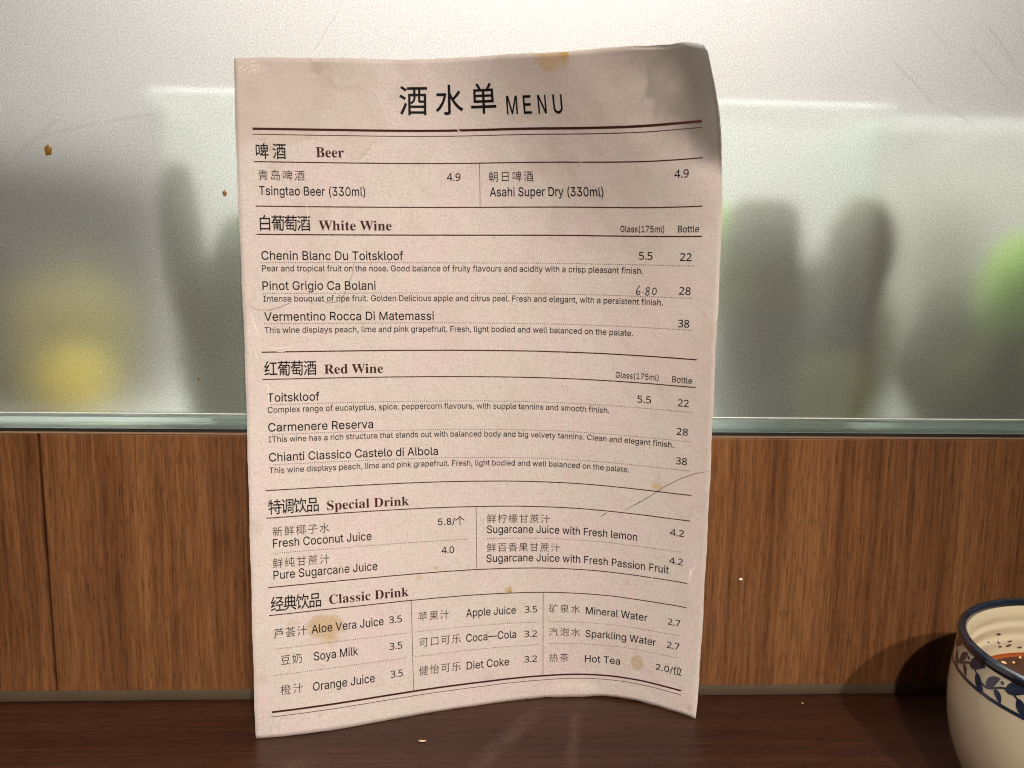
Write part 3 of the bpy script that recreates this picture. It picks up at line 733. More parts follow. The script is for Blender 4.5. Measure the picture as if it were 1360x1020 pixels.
# ------------------------------------------------------------------ kitchen side
tag(slab('kitchen_counter', -900, 900, 16.5, 900, 110, 128, M['counter']), kind='structure')
tag(slab('kitchen_wall', -1500, 1500, 1000, 1030, -20, 1800, M['kitchen_wall']), kind='structure')

CAMY, CAMZ = -366.0, 210.5
def beh(x0, z0, y):
    """where the line from eye height through (x0, z0) on the partition reaches depth y"""
    k = 1 + y / 366.0
    return x0 * k, CAMZ + (z0 - CAMZ) * k

def rr_loop(x0, x1, y0, y1, r, n=6):
    pts = []
    for cx, cy, a0 in ((x1 - r, y1 - r, 0), (x0 + r, y1 - r, 90), (x0 + r, y0 + r, 180), (x1 - r, y0 + r, 270)):
        for k in range(n + 1):
            a = math.radians(a0 + 90 * k / n)
            pts.append((cx + r * math.cos(a), cy + r * math.sin(a)))
    return pts

def tub(x0, x1, y0, y1, z0, z1, mat, label):
    root = thing('plastic_tub', label, 'tub', ((x0 + x1) / 2, (y0 + y1) / 2, z0), 'plastic tubs behind the frosted glass')
    tp = 7.0
    rings = []
    def ring(ins, z, r): rings.append([(px, py, z) for px, py in rr_loop(x0 + ins, x1 - ins, y0 + ins, y1 - ins, r)])
    ring(tp + 6, z0, 10); ring(tp, z0 + 4, 13); ring(tp * .5, (z0 + z1) / 2, 14); ring(1.5, z1 - 6, 15)
    ring(3.2, z1 - 6, 14); ring(tp * .5 + 2, (z0 + z1) / 2, 13); ring(tp + 2, z0 + 6, 11)
    m = len(rings[0]); vs = [p for r in rings for p in r]; fs = []
    for i in range(len(rings) - 1):
        for k in range(m):
            a = i * m + k; b = i * m + (k + 1) % m
            fs.append((a, b, b + m, a + m))
    fs.append(tuple(range(m - 1, -1, -1))); fs.append(tuple((len(rings) - 1) * m + k for k in range(m)))
    mesh_obj('tub_body', vs, fs, mat, root, True)
    rings = []
    for ins, z in ((0.5, z1 - 6.2), (-1.6, z1 - 5), (-2.0, z1 - 1.5), (-0.5, z1), (2.5, z1 - 0.5), (3.2, z1 - 5.5)): ring(ins, z, 15)
    m = len(rings[0]); vs = [p for r in rings for p in r]; fs = []
    for i in range(len(rings)):
        for k in range(m):
            a = i * m + k; b = i * m + (k + 1) % m; j = (i + 1) % len(rings) * m
            fs.append((a, b, j + (k + 1) % m, j + k))
    mesh_obj('rim', vs, fs, M['tub_rim'], root, True)
    return root

ya = 15
xa0, za = beh(-143, 282.5, ya); xa1, _ = beh(14, 282, ya)
tub(xa0, xa1, ya, ya + 120, 128.3, za, M['tub'], 'blurred white tub seen through the glass at the left of the menu')
xb0, _ = beh(26, 282, ya); xb1, zb = beh(190, 283.5, ya)
tub(xb0, xb1, ya, ya + 120, 128.3, zb, M['tub'], 'blurred white tub seen through the glass just right of the menu')
xc0, _ = beh(196, 282, ya); xc1, zc = beh(345, 278.5, ya + 6)
tub(xc0, xc1, ya + 12, ya + 130, 128.3, zc, M['tub_cream'], 'blurred cream tub behind the bright green vegetable at far right')

# grey pot
px_, pz_ = beh(-184, 262, 185)
root = thing('cooking_pot', 'blurred grey rounded pot behind the yellow jar at the far left', 'pot', (px_, 185, 128.3))
prof = [(70, 128.3), (94, 132), (101, 150), (102, 236), (101, 244)]
v, f = lathe(prof, px_, 185, 72, cap_lo=True)
mesh_obj('pot_body', v, f, M['pot'], root, True)
v, f = lathe([(103, 244), (104, 248), (98, 260), (78, 272), (50, 281), (20, 286), (0.5, 287)], px_, 185, 72)
mesh_obj('lid', v, f, M['pot'], root, True)
# yellow jar and lemon
jx, _ = beh(-171, 150, 118)
root = thing('yellow_jar', 'blurred jar of olive yellow liquid behind the bright yellow fruit', 'jar', (jx, 118, 128.3))
v, f = lathe([(27, 128.3), (34, 130), (35, 134), (35, 187), (32, 193), (25, 196)], jx, 118, 48, cap_lo=True, cap_hi=True)
mesh_obj('jar_body', v, f, M['yellow_jar'], root, True)
v, f = lathe([(21.5, 198.2), (23.5, 199), (23.5, 208), (22, 209.5)], jx, 118, 48, cap_lo=True, cap_hi=True)
mesh_obj('lid', v, f, plain('dull yellow lid', (0.27, 0.25, 0.12), 0.4), root, True)

def veg(name, label, x0, z0, y, rx, rz, tilt=0.0, mat='grey', ry=None, power=1.0, lump=0.05, stem=True, seed=0, group='vegetables behind the frosted glass', cat='vegetable'):
    cx, cz = beh(x0, z0, y)
    k = 1 + y / 366.0
    rx, rz = rx * k, rz * k
    ry = ry or min(rx, 12)
    cz = max(cz, 128.4 + rz * 0.98) if tilt == 0 else cz
    r = random.Random(seed)
    ph = [r.uniform(0, 6.28) for _ in range(6)]
    vs = []; fs = []; nu, nv = 32, 22
    ct, st = math.cos(math.radians(tilt)), math.sin(math.radians(tilt))
    for j in range(nv + 1):
        t = math.pi * j / nv
        for i in range(nu):
            a = 2 * math.pi * i / nu
            s = math.sin(t) ** power
            l = 1 + lump * (math.sin(3 * a + ph[0]) * math.sin(2 * t + ph[1]) + math.sin(5 * a + ph[2]) * 0.6 + math.sin(4 * t + ph[3]) * .5)
            X = rx * s * math.cos(a) * l; Y = ry * s * math.sin(a) * l; Z = rz * math.cos(t)
            vs.append((cx + X * ct + Z * st, y + Y, cz - X * st + Z * ct))
    for j in range(nv):
        for i in range(nu):
            a = j * nu + i; b = j * nu + (i + 1) % nu
            fs.append((a, a + nu, b + nu, b))
    zmin = min(q[2] for q in vs)
    if zmin < 128.3: vs = [(q[0], q[1], max(q[2], 128.35)) for q in vs]
    root = thing(name, label, cat, (cx, y, max(128.3, zmin)), group)
    mesh_obj('flesh', vs, fs, VEG[mat] if isinstance(mat, str) else mat, root, True)
    if stem:
        tx, tz = cx + rz * st, cz + rz * ct
        v, f = lathe([(2.6, tz - 3), (1.7, tz + 1), (1.5, tz + 5), (1.9, tz + 6)], tx, y, 12, cap_lo=True, cap_hi=True)
        mesh_obj('stem', v, f, VEG['mid'], root, True)
    return root

veg('lemon', 'bright yellow fruit glowing through the glass at the lower left', -171, 158, 78, 15, 14, 0, M['yellow'], 11, 0.9, 0.02, False, 3, 'vegetables behind the frosted glass', 'fruit')
veg('long_vegetable', 'slim dull green vegetable standing in the white tub left of the menu', -124, 210, 33, 8.5, 42, -5, 'grey', 5, 0.6, 0.04, False, 5)
veg('long_vegetable', 'broad dull green vegetable mostly hidden behind the left edge of the menu', -99, 182, 38, 19, 48, 3, 'mid', 6, 0.6, 0.05, False, 6)
veg('upright_vegetable', 'olive vegetable standing just right of the menu, behind the glass', 128, 203, 35, 19, 38, 0, 'grey', 6, 0.45, 0.11, False, 7)
veg('upright_vegetable', 'dark pointed vegetable standing right of the olive one in the white tub', 170, 205, 35, 16, 38, 7, 'grey', 6, 0.75, 0.10, False, 8)
veg('eggplant', 'dark purplish vegetable lying low beside the right edge of the menu', 126, 178, 34, 13, 20, 12, 'dark', 6, 0.7, 0.08, False, 9)
veg('squash', 'olive yellow squat vegetable at the foot of the glass right of the menu', 166, 156, 36, 19, 20, 0, 'olive', 7, 0.45, 0.04, False, 10)
veg('cucumber', 'dark green vegetable lying at the foot of the glass near the menu', 132, 150, 46, 24, 20, 0, 'grey', 5, 0.6, 0.06, False, 11)
veg('leafy_bundle', 'dull green bundle filling the middle of the right hand pile', 216, 166, 48, 22, 34, 0, 'mid', 6, 0.55, 0.09, False, 12)
veg('cabbage', 'bright green rounded vegetable at the right edge of the picture', 264, 194, 44, 40, 36, 12, 'pepper', 9, 0.9, 0.05, False, 13)
veg('leafy_bundle', 'darker green bundle under the bright green vegetable', 246, 176, 42, 16, 16, 25, 'mid', 5, 0.7, 0.10, False, 14)
veg('root_vegetable', 'pale olive vegetable low in the pile under the bright green one', 226, 160, 44, 14, 13, 0, 'olive', 6, 0.7, 0.05, False, 15)
veg('leafy_bundle', 'dull green bundle at the foot of the glass in the right corner', 262, 148, 46, 26, 20, 0, 'mid', 5, 0.6, 0.08, False, 16)

for i, (x0, z0, y, rx, rz, tl, mt, lb) in enumerate([
    (150, 168, 48, 16, 34, -8, 'grey', 'dull green bundle filling the gap between the two upright vegetables'),
    (118, 158, 50, 14, 26, 0, 'mid', 'low green bundle showing at the very edge of the menu'),
    (172, 168, 70, 15, 32, 5, 'mid', 'dull green bundle right of the dark pointed vegetable'),
    (236, 168, 66, 24, 36, 0, 'grey', 'dull green bundle behind the pale olive vegetable'),
    (152, 188, 66, 12, 22, 15, 'mid', 'dull green leaf bundle bridging the two upright vegetables'),
    (222, 188, 60, 14, 17, -20, 'mid', 'leaning green bundle left of the bright green vegetable'),
    (196, 170, 150, 16, 44, 0, 'mid', 'dim green shape showing in the gap between the right hand tubs'),
    (-136, 158, 150, 13, 34, 0, 'pale', 'pale grey green shape in the gap between the yellow fruit and the left tub'),
    (158, 176, 64, 24, 38, 0, 'grey', 'broad dull green vegetable behind the two upright ones'),
    (144, 147, 46, 40, 16, 0, 'dark', 'dark heap lying low behind the olive yellow vegetable'),
    (246, 146, 54, 34, 18, 0, 'dark', 'dark heap lying low under the bright green vegetable'),
    (106, 226, 40, 9, 12, 0, 'pepper', 'small bright green vegetable peeping out beside the right edge of the menu'),
    (-114, 160, 44, 12, 30, 0, 'grey', 'low dull green vegetable left of the menu beside the pale gap')]):
    veg('leafy_bundle', lb, x0, z0, y, rx, rz, tl, mt, 5, 0.6, 0.10, False, 40 + i)

# ------------------------------------------------------------------ the menu
GRID = np.array(PAPER, float)
NVg, NUg = GRID.shape[:2]
def catmull(U, V):
    P = GRID
    def w(t): return np.stack([-.5*t + t*t - .5*t**3, 1 - 2.5*t*t + 1.5*t**3, .5*t + 2*t*t - 1.5*t**3, -.5*t*t + .5*t**3], -1)
    Q = np.concatenate([2*P[:1] - P[1:2], P, 2*P[-1:] - P[-2:-1]], 0)
    Q = np.concatenate([2*Q[:, :1] - Q[:, 1:2], Q, 2*Q[:, -1:] - Q[:, -2:-1]], 1)
    a = U / 210 * (NUg - 1); b = V / 297 * (NVg - 1)
    i = np.clip(np.floor(a).astype(int), 0, NUg - 2); j = np.clip(np.floor(b).astype(int), 0, NVg - 2)
    wu = w(a - i); wv = w(b - j); o = 0
    for p in range(4):
        for q in range(4):
            o = o + (wv[..., p] * wu[..., q])[..., None] * Q[j + p, i + q]
    return o
def surf(U, V, off=0.0):
    U = np.asarray(U, float); V = np.asarray(V, float)
    p = catmull(U, V)
    e = 0.5
    du = catmull(U + e, V) - catmull(U - e, V); dv = catmull(U, V + e) - catmull(U, V - e)
    n = np.cross(du, dv); n /= np.linalg.norm(n, axis=-1, keepdims=True)
    n = np.where(n[..., 1:2] > 0, -n, n)
    # shallow handling creases
    h = 0.06 * np.sin(U * .19 + V * .07) * np.sin(V * .13 + 1.3) + 0.03 * np.sin(U * .43 - V * .31 + .7)
    h = h + 0.5 * np.exp(-((U - 203) / 3.5) ** 2 - ((V - 233) / 12.0) ** 2) + 0.35 * np.exp(-((U - 4) / 4.0) ** 2 - ((V - 122) / 8.0) ** 2)
    p = p + n * (h[..., None] * np.clip(1, 0, 1))
    lim = -0.55 - 1.25 * np.clip((8.5 - p[..., 2]) / 3.5, 0, 1)   # the foot stands clear of the sealing strip
    p[..., 1] = np.minimum(p[..., 1], lim)
    p = p + n * off
    return p

menu = thing('drinks_menu', 'stained pinkish paper drinks menu leaning upright against the glass and wood panel', 'menu', (0, -15, 0))
nu, nv = 106, 150
ug = np.linspace(0, 210, nu); vg = np.linspace(0, 297, nv)
UU, VV = np.meshgrid(ug, vg)
UE = UU.copy(); VE = VV.copy()
def rag(t, s): return 0.16 * np.sin(t * .17 + s) + 0.08 * np.sin(t * .57 + 2 * s) + 0.03 * np.sin(t * 1.9 + 3 * s)
VE[-1] += rag(ug, 1.0) + rng.uniform(-.06, .06, nu); VE[0] += rag(ug, 2.2) * .7
UE[:, 0] += rag(vg, .4) * .6; UE[:, -1] += rag(vg, 3.3) * .7
# softly rounded upper right corner and small nicks
vt = np.where(ug > 207.4, 2.6 - np.sqrt(np.maximum(2.6 ** 2 - (ug - 207.4) ** 2, 0)), 0.0)
vt = vt + 0.7 * np.exp(-((ug - 190) / 3.5) ** 2) + 0.4 * np.exp(-((ug - 183) / 5.0) ** 2)
VE = vt[None, :] + VE * (1 - vt[None, :] / 297)
front = surf(UE, VE, 0.0); back = surf(UE, VE, -0.22)
front[..., 2] = np.maximum(front[..., 2], 0.12); back[..., 2] = np.maximum(back[..., 2], 0.12)
vs = np.concatenate([front.reshape(-1, 3), back.reshape(-1, 3)]); n0 = nu * nv
uvs = np.stack([UE / 210, VE / 297], -1).reshape(-1, 2); uvs = np.concatenate([uvs, uvs])
fs = []; 
for j in range(nv - 1):
    for i in range(nu - 1):
        a = j * nu + i
        fs.append((a, a + nu, a + nu + 1, a + 1))
nf = len(fs)
fs += [(a + n0, d + n0, c_ + n0, b + n0) for (a, b, c_, d) in fs[:nf]]
loop = [i for i in range(nu)] + [j * nu + nu - 1 for j in range(1, nv)] + [(nv - 1) * nu + i for i in range(nu - 2, -1, -1)] + [j * nu for j in range(nv - 2, 0, -1)]
for a, b in zip(loop, loop[1:] + loop[:1]): fs.append((a, b, b + n0, a + n0))
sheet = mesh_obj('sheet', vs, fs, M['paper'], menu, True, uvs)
sheet.data.materials.append(M['paper_back'])
mi = np.zeros(len(fs), int); mi[nf:] = 1
sheet.data.polygons.foreach_set('material_index', mi)
OFF = 0.11

def ribbon(name, pts, width, mat, step=2.0, off=OFF, taper=False):
    """a printed or drawn line through (u, v) points"""
    P = [np.array(p, float) for p in pts]
    out = [P[0]]
    for a, b in zip(P[:-1], P[1:]):
        m = max(1, int(np.linalg.norm(b - a) / step))
        for k in range(1, m + 1): out.append(a + (b - a) * k / m)
    out = np.array(out)
    t = np.gradient(out, axis=0); t /= np.linalg.norm(t, axis=1, keepdims=True) + 1e-9
    nn = np.stack([-t[:, 1], t[:, 0]], 1)
    w = np.full(len(out), width / 2)
    if taper:
        s = np.linspace(0, 1, len(out)); w = w * np.clip(np.minimum(s, 1 - s) * 5 + .25, 0, 1)
    A = out + nn * w[:, None]; B = out - nn * w[:, None]
    uv = np.concatenate([A, B]); m = len(out)
    f = [(i, i + 1, m + i + 1, m + i) for i in range(m - 1)]
    return mesh_obj(name, surf(uv[:, 0], uv[:, 1], off), f, mat, menu)

_cache = {}
_c = bpy.data.curves.new('t', 'FONT'); BUILTIN = _c.font; bpy.data.curves.remove(_c)
try:
    import os
    SANS = bpy.data.fonts.load(os.path.join(bpy.utils.system_resource('DATAFILES'), 'fonts', 'Inter.woff2'))
except Exception:
    SANS = None
def glyphs(text, offset=0.0, res=4):
    key = (text, offset, res)
    if key in _cache: return _cache[key]
    cu = bpy.data.curves.new('t', 'FONT'); cu.body = text; cu.size = 1.0;  cu.resolution_u = res
    cu.fill_mode = 'FRONT' if hasattr(cu, 'fill_mode') else 'FRONT'
    
    if any(ord(ch) > 0x2100 for ch in text): pass
    elif SANS: cu.font = SANS
    cu.fill_mode = 'NONE'
    ob = bpy.data.objects.new('t', cu); COL.objects.link(ob)
    bpy.context.view_layer.update()
    dg = bpy.context.evaluated_depsgraph_get()
    me = bpy.data.meshes.new_from_object(ob.evaluated_get(dg))
    n = len(me.vertices); co = np.empty(n * 3); me.vertices.foreach_get('co', co)
    co = co.reshape(-1, 3)[:, :2].astype(float)
    nb = [[] for _ in range(n)]
    for e in me.edges:
        a, b = e.vertices; nb[a].append(b); nb[b].append(a)
    bpy.data.objects.remove(ob); bpy.data.curves.remove(cu); bpy.data.meshes.remove(me)
    seen = [False] * n; loops = []
    for st in range(n):
        if seen[st] or len(nb[st]) != 2: continue
        lp = [st]; seen[st] = True; cur = max(nb[st]) if (st + 1) not in nb[st] else st + 1
        while not seen[cur]:
            lp.append(cur); seen[cur] = True
            nx = [q for q in nb[cur] if not seen[q]]
            if not nx: break
            cur = nx[0]
        P = co[lp]
        P = P[np.linalg.norm(P - np.roll(P, 1, 0), axis=1) > 1e-6]
        if len(P) >= 3: loops.append(P)
    def area(P): return 0.5 * float(np.sum(P[:, 0] * np.roll(P[:, 1], -1) - np.roll(P[:, 0], -1) * P[:, 1]))
    V = []; F = []; base = 0
    # group loops into glyphs by overlapping x spans
    loops.sort(key=lambda P: P[:, 0].min())
    groups = []
    for P in loops:
        if groups and P[:, 0].min() < groups[-1][1] - 1e-4: groups[-1][0].append(P); groups[-1][1] = max(groups[-1][1], P[:, 0].max())
        else: groups.append([[P], P[:, 0].max()])
    for gl, _ in groups:
        sg = 1 if sum(area(P) for P in gl) > 0 else -1
        out = []
        for P in gl:
            if offset:
                d1 = P - np.roll(P, 1, 0); d2 = np.roll(P, -1, 0) - P
                n1 = np.stack([d1[:, 1], -d1[:, 0]], 1); n2 = np.stack([d2[:, 1], -d2[:, 0]], 1)
                n1 /= np.linalg.norm(n1, axis=1, keepdims=True) + 1e-12; n2 /= np.linalg.norm(n2, axis=1, keepdims=True) + 1e-12
                m = n1 + n2; k = np.maximum((m * m).sum(1), 0.5)
                P = P + sg * offset * 2 * m / k[:, None]
            out.append(P)
        vv = []; ee = []
        for P in out:
            k = len(vv); m = len(P)
            vv += [Vector((float(p[0]), float(p[1]))) for p in P]; ee += [(k + i, k + (i + 1) % m) for i in range(m)]
        ov, oe, of, *_ = delaunay_2d_cdt(vv, ee, [], 0, 1e-7)
        ov = np.array([(q.x, q.y) for q in ov])
        T = np.array([f for f in of if len(f) == 3])
        if len(T) == 0: continue
        C = ov[T].mean(1)
        wn = np.zeros(len(C))
        for P in out:
            Q = np.roll(P, -1, 0)
            up = (P[None, :, 1] <= C[:, 1:2]) & (Q[None, :, 1] > C[:, 1:2])
            dn = (P[None, :, 1] > C[:, 1:2]) & (Q[None, :, 1] <= C[:, 1:2])
            cr = (Q[None, :, 0] - P[None, :, 0]) * (C[:, 1:2] - P[None, :, 1]) - (C[:, 0:1] - P[None, :, 0]) * (Q[None, :, 1] - P[None, :, 1])
            wn += (up & (cr > 0)).sum(1) - (dn & (cr < 0)).sum(1)
        T = T[wn * sg > 0.5]
        V.append(ov); F += [tuple(int(i) + base for i in t) for t in T]; base += len(ov)
    v = np.concatenate(V) if V else np.zeros((0, 2)); fcs = F
    _cache[key] = (v, fcs)
    return v, fcs

CAP = glyphs('H')[0][:, 1].max()
KXX = 0
kv = glyphs('国')[0]
KX0, KX1, KY0, KY1 = kv[:, 0].min(), kv[:, 0].max(), kv[:, 1].min(), kv[:, 1].max()

def put(name, v, fcs, mat, label=None):
    if len(v) == 0: return None
    o = mesh_obj(name, surf(v[:, 0], v[:, 1], OFF), fcs, mat, menu)
    if label: o['label'] = label
    return o

def latin(name, text, u0, u1, vb, cap, mat, off=0.0, hscale=None):
    v, f = glyphs(text, off)
    sx = (u1 - u0) / (v[:, 0].max() - v[:, 0].min()); sy = cap / CAP
    return put(name, np.stack([u0 + (v[:, 0] - v[:, 0].min()) * sx, vb - v[:, 1] * sy], 1), f, mat)

def cjk_v(text, u0, u1, vb, cw, ch, off):
    n = len(text); adv = (u1 - u0 - cw) / (n - 1) if n > 1 else 0
    V = []; F = []; k = 0
    for i, c in enumerate(text):
        v, f = glyphs(c, off)
        x = u0 + i * adv + (v[:, 0] - KX0) / (KX1 - KX0) * cw
        y = vb - (v[:, 1] - KY0) / (KY1 - KY0) * ch
        V.append(np.stack([x, y], 1)); F += [tuple(q + k for q in p) for p in f]; k += len(v)
    return np.concatenate(V), F

def serif(text):
    out = ''
    for c in text:
        if 'A' <= c <= 'Z': out += chr(0x1D400 + ord(c) - 65)
        elif 'a' <= c <= 'z': out += chr(0x1D41A + ord(c) - 97)
        else: out += c
    return out

def dots(u0, u1, v, pitch=0.95, d=0.34):
    n = int(round((u1 - u0) / pitch)) + 1
    V = []; F = []
    for i in range(n):
        u = u0 + (u1 - u0) * i / (n - 1); k = len(V)
        V += [(u - d / 2, v - d / 2), (u + d / 2, v - d / 2), (u + d / 2, v + d / 2), (u - d / 2, v + d / 2)]
        F.append((k, k + 1, k + 2, k + 3))
    return put('dotted_rule', np.array(V), F, M['maroon_soft'])

for s, k, u0, u1, vb in LAYOUT:
    if k == 'title':
        v, f = cjk_v(s, u0, u1, vb - .1, 10.9, 11.6, 0.006)
        put('title_characters', v, f, M['ink'])
    elif k == 'menu':
        V = []; F = []; n = 0
        for c, a, b in zip('MENU', (0, 8.1, 15.2, 22.4), (5.3, 12.0, 19.2, 26.8)):
            g, ff = glyphs(c, 0.006)
            x = u0 + a + (g[:, 0] - g[:, 0].min()) / (g[:, 0].max() - g[:, 0].min()) * (b - a)
            y = vb - g[:, 1] / CAP * 7.2
            V.append(np.stack([x, y], 1)); F += [tuple(q + n for q in p) for p in ff]; n += len(g)
        put('title_word', np.concatenate(V), F, M['ink'])
    elif k == 'head':
        v, f = cjk_v(s, u0, u1, vb - .2, 5.0, 6.3, 0.006)
        put('section_characters', v, f, M['ink'])
    elif k == 'serif':
        t = serif(s)
        v, f = glyphs(t, 0.0)
        cap = glyphs(serif('H'))[0][:, 1].max()
        sx = (u1 - u0) / (v[:, 0].max() - v[:, 0].min()); sy = 4.15 / cap
        put('section_title', np.stack([u0 + (v[:, 0] - v[:, 0].min()) * sx, vb - v[:, 1] * sy], 1), f, M['maroon'])
    elif k == 'kai':
        v, f = cjk_v(s, u0, u1, vb - .1, 3.9, 4.2, -0.003)
        put('chinese_name', v, f, M['ink_brown'])
    elif k == 'name':
        latin('drink_name', s, u0, u1, vb, 3.75, M['ink'], 0.005)
    elif k == 'desc':
        latin('description', s, u0, u1, vb, 2.60, M['ink_soft'], 0.004)
    elif k == 'small':
        latin('column_heading', s, u0, u1, vb, 2.65, M['ink_soft'], 0.004)
    elif k == 'num':
        if any(ord(c) > 255 for c in s):
            j = len(s) - 1
            un = u0 + (u1 - u0) * 0.655
            V1, F1 = glyphs(s[:j], 0.006)
            sx = (un - u0) / (V1[:, 0].max() - V1[:, 0].min())
            a = np.stack([u0 + (V1[:, 0] - V1[:, 0].min()) * sx, vb - V1[:, 1] * 3.1 / CAP], 1)
            b, F2 = cjk_v(s[j], un + .3, u1, vb + .35, u1 - un - .5, 4.2, 0.006)
            put('price', np.concatenate([a, b]), F1 + [tuple(q + len(a) for q in p) for p in F2], M['ink'])
        else:
            t = ''.join(chr(0x1D7E2 + int(c)) if c.isdigit() else c for c in s)
            v, f = glyphs(t, 0.006)
            capd = glyphs(chr(0x1D7E2 + 1))[0][:, 1].max()
            sx = (u1 - u0) / (v[:, 0].max() - v[:, 0].min())
            put('price', np.stack([u0 + (v[:, 0] - v[:, 0].min()) * sx, vb - v[:, 1] * 3.15 / capd], 1), f, M['ink'])
    elif k == 'dot':
        dots(u0, u1, vb)

U0, U1 = 7.21, 202.3
for v_, w in ((29.44, 0.95), (43.24, 0.42), (62.08, 0.42), (74.18, 0.48), (125.75, 0.48), (137.89, 0.42), (187.48, 0.42),
              (199.74, 0.42), (230.48, 0.42), (242.80, 0.42), (285.48, 0.85)):
    ribbon('rule', [(U0, v_), (U1, v_)], w, M['maroon'])
ribbon('rule', [(U0, 31.75), (U1, 31.75)], 0.28, M['maroon_soft'])
ribbon('rule', [(U0 - .4, 287.6), (U1, 287.6)], 0.28, M['maroon_soft'])
for u_, a, b in ((105.45, 43.6, 61.7), (102.54, 200.1, 230.1), (71.13, 243.2, 285.0), (134.47, 243.2, 285.0)):
    ribbon('column_divider', [(u_, a), (u_, b)], 0.24, M['maroon_soft'])

# the pen written price 6.80
def hw(zx, zy): return (175.0 + (zx - 858) * 0.0815, 99.35 - (487 - zy) * 0.0835)
for st in ([(880, 437), (871, 447), (864, 459), (860, 471), (863, 481), (870, 486), (878, 481), (882, 472), (876, 466), (868, 469), (863, 476)],
           [(895, 469), (897, 471.5), (899, 470), (896.5, 469)],
           [(932, 449), (924, 446), (915, 449), (911, 455), (915, 461), (924, 465), (930, 472), (928, 481), (919, 486), (911, 482), (911, 475), (919, 467), (928, 459), (931, 451)],
           [(957, 446), (950, 453), (946, 464), (947, 475), (953, 482), (960, 480), (966, 471), (968, 460), (964, 449), (956, 446)]):
    ribbon('handwritten_price', [hw(*p) for p in st], 0.36, M['pen'], 0.4, OFF + .02)

# scratches, hair lines and rubbed white nicks
ribbon('scratch', [(209.6, 175.2), (203, 177.2), (197, 180.3), (191, 184.2), (186.5, 188.0), (181, 192.4), (176.5, 195.6), (172.3, 198.5)], 0.26, M['hairline'], 1.0, OFF + .02, True)
ribbon('scratch', [(164.5, 200.5), (162.6, 201.7), (161.2, 202.9)], 0.3, M['hairline'], 1.0, OFF + .02, True)
ribbon('scratch', [(179.8, 193.2), (178.4, 194.2)], 0.5, M['hairline'], .5, OFF + .03, True)
ribbon('scratch', [(48.5, 85.5), (48.6, 90), (46.5, 94.5), (44, 100.5), (41, 103.6), (37, 104.2), (31, 102.3)], 0.16, M['hairline'], 1.0, OFF + .02, True)
ribbon('scratch', [(2.5, 105), (6, 107), (11, 107.2), (17, 105.6), (21.5, 103.2)], 0.16, M['hairline'], 1.0, OFF + .02, True)
for st, w in (([(95.3, 28.5), (96.2, 29.6), (97.6, 30.2)], .34), ([(29, 61), (29.3, 66), (28.2, 71)], .22), ([(3, 108), (4.5, 113), (6.5, 119)], .30), ([(4, 123), (5, 128), (7, 130)], .24),
              ([(10, 123.5), (14, 124.5), (18, 124), (22, 123.2)], .32), ([(12, 125.3), (16, 125.6), (20, 125)], .26), ([(9.2, 139), (9.7, 143), (9.2, 147.5)], .30),
              ([(12, 180), (12.4, 186)], .2), ([(34, 222.5), (38, 224.2), (43, 225.5)], .2), ([(7, 219), (9.4, 219.8)], .3),
              ([(205.5, 221.5), (203.6, 225), (202.9, 229.5)], .36), ([(203.4, 223), (203.2, 227)], .5), ([(172, 200.4), (174.5, 203.2), (177.5, 204.4)], .2), ([(167, 142), (171, 145), (173, 148)], .2),
              ([(196, 287.5), (202, 285.8), (208, 284.6)], .2), ([(185.2, 229.2), (186.4, 232)], .24), ([(60.5, 107.4), (66, 108.3), (71, 107.6)], .24), ([(150.8, 42.6), (153.2, 43.9)], .2)):
    ribbon('white_nick', st, w, M['scuff'], 0.8, OFF + .03, True)

# ------------------------------------------------------------------ the bowl of sauce
BX, BY = 239.97, -94.67
bowl = thing('sauce_bowl', 'cream glazed bowl with blue leaf band and dark rim holding chilli sauce', 'bowl', (BX, BY, 0))
outer = [(27.0, 0.2), (29.5, 0.2), (30.5, 2.2), (31.5, 3.4), (36.5, 4.2), (41.2, 7.0), (44.6, 11.6), (47.7, 18.6), (50.0, 25.5), (51.3, 32.5), (51.9, 39.5), (52.0, 44), (51.8, 49), (51.4, 54), (50.9, 59), (50.4, 64), (50.0, 67.5)]
def dense(pr, n=4):
    P = np.array(pr); out = []
    for i in range(len(P) - 1):
        p0 = P[max(i - 1, 0)]; p1 = P[i]; p2 = P[i + 1]; p3 = P[min(i + 2, len(P) - 1)]
        for k in range(n):
            t = k / n
            out.append(tuple(.5 * ((2 * p1) + (-p0 + p2) * t + (2 * p0 - 5 * p1 + 4 * p2 - p3) * t * t + (-p0 + 3 * p1 - 3 * p2 + p3) * t ** 3)))
    out.append(tuple(P[-1])); return out
inner = [(47.9, 68.0), (46.8, 66.5), (46.2, 63.5), (46.4, 60.5), (45.5, 58.5), (45.9, 55), (44.9, 52.6), (45.0, 49), (44.6, 44), (43.6, 36), (40, 24), (33, 14), (22, 9), (0.5, 7.5)]
v, f = lathe(dense(outer) + [(49.6, 68.4), (48.8, 68.9)] + dense(inner), BX, BY, 128, cap_lo=True)
mesh_obj('bowl_body', v, f, M['glaze'], bowl, True)
rim = [(50.25, 66.6), (50.55, 67.6), (50.4, 68.8), (49.8, 69.7), (48.9, 70.1), (47.9, 69.8), (47.2, 69.0), (46.9, 67.9), (47.2, 67.3)]
v, f = lathe(dense(rim, 3), BX, BY, 128)
mesh_obj('rim_band', v, f, M['cobalt_rim'], bowl, True)
OP = np.array(outer)
def orad(z): return float(np.interp(z, OP[6:, 1], OP[6:, 0]))
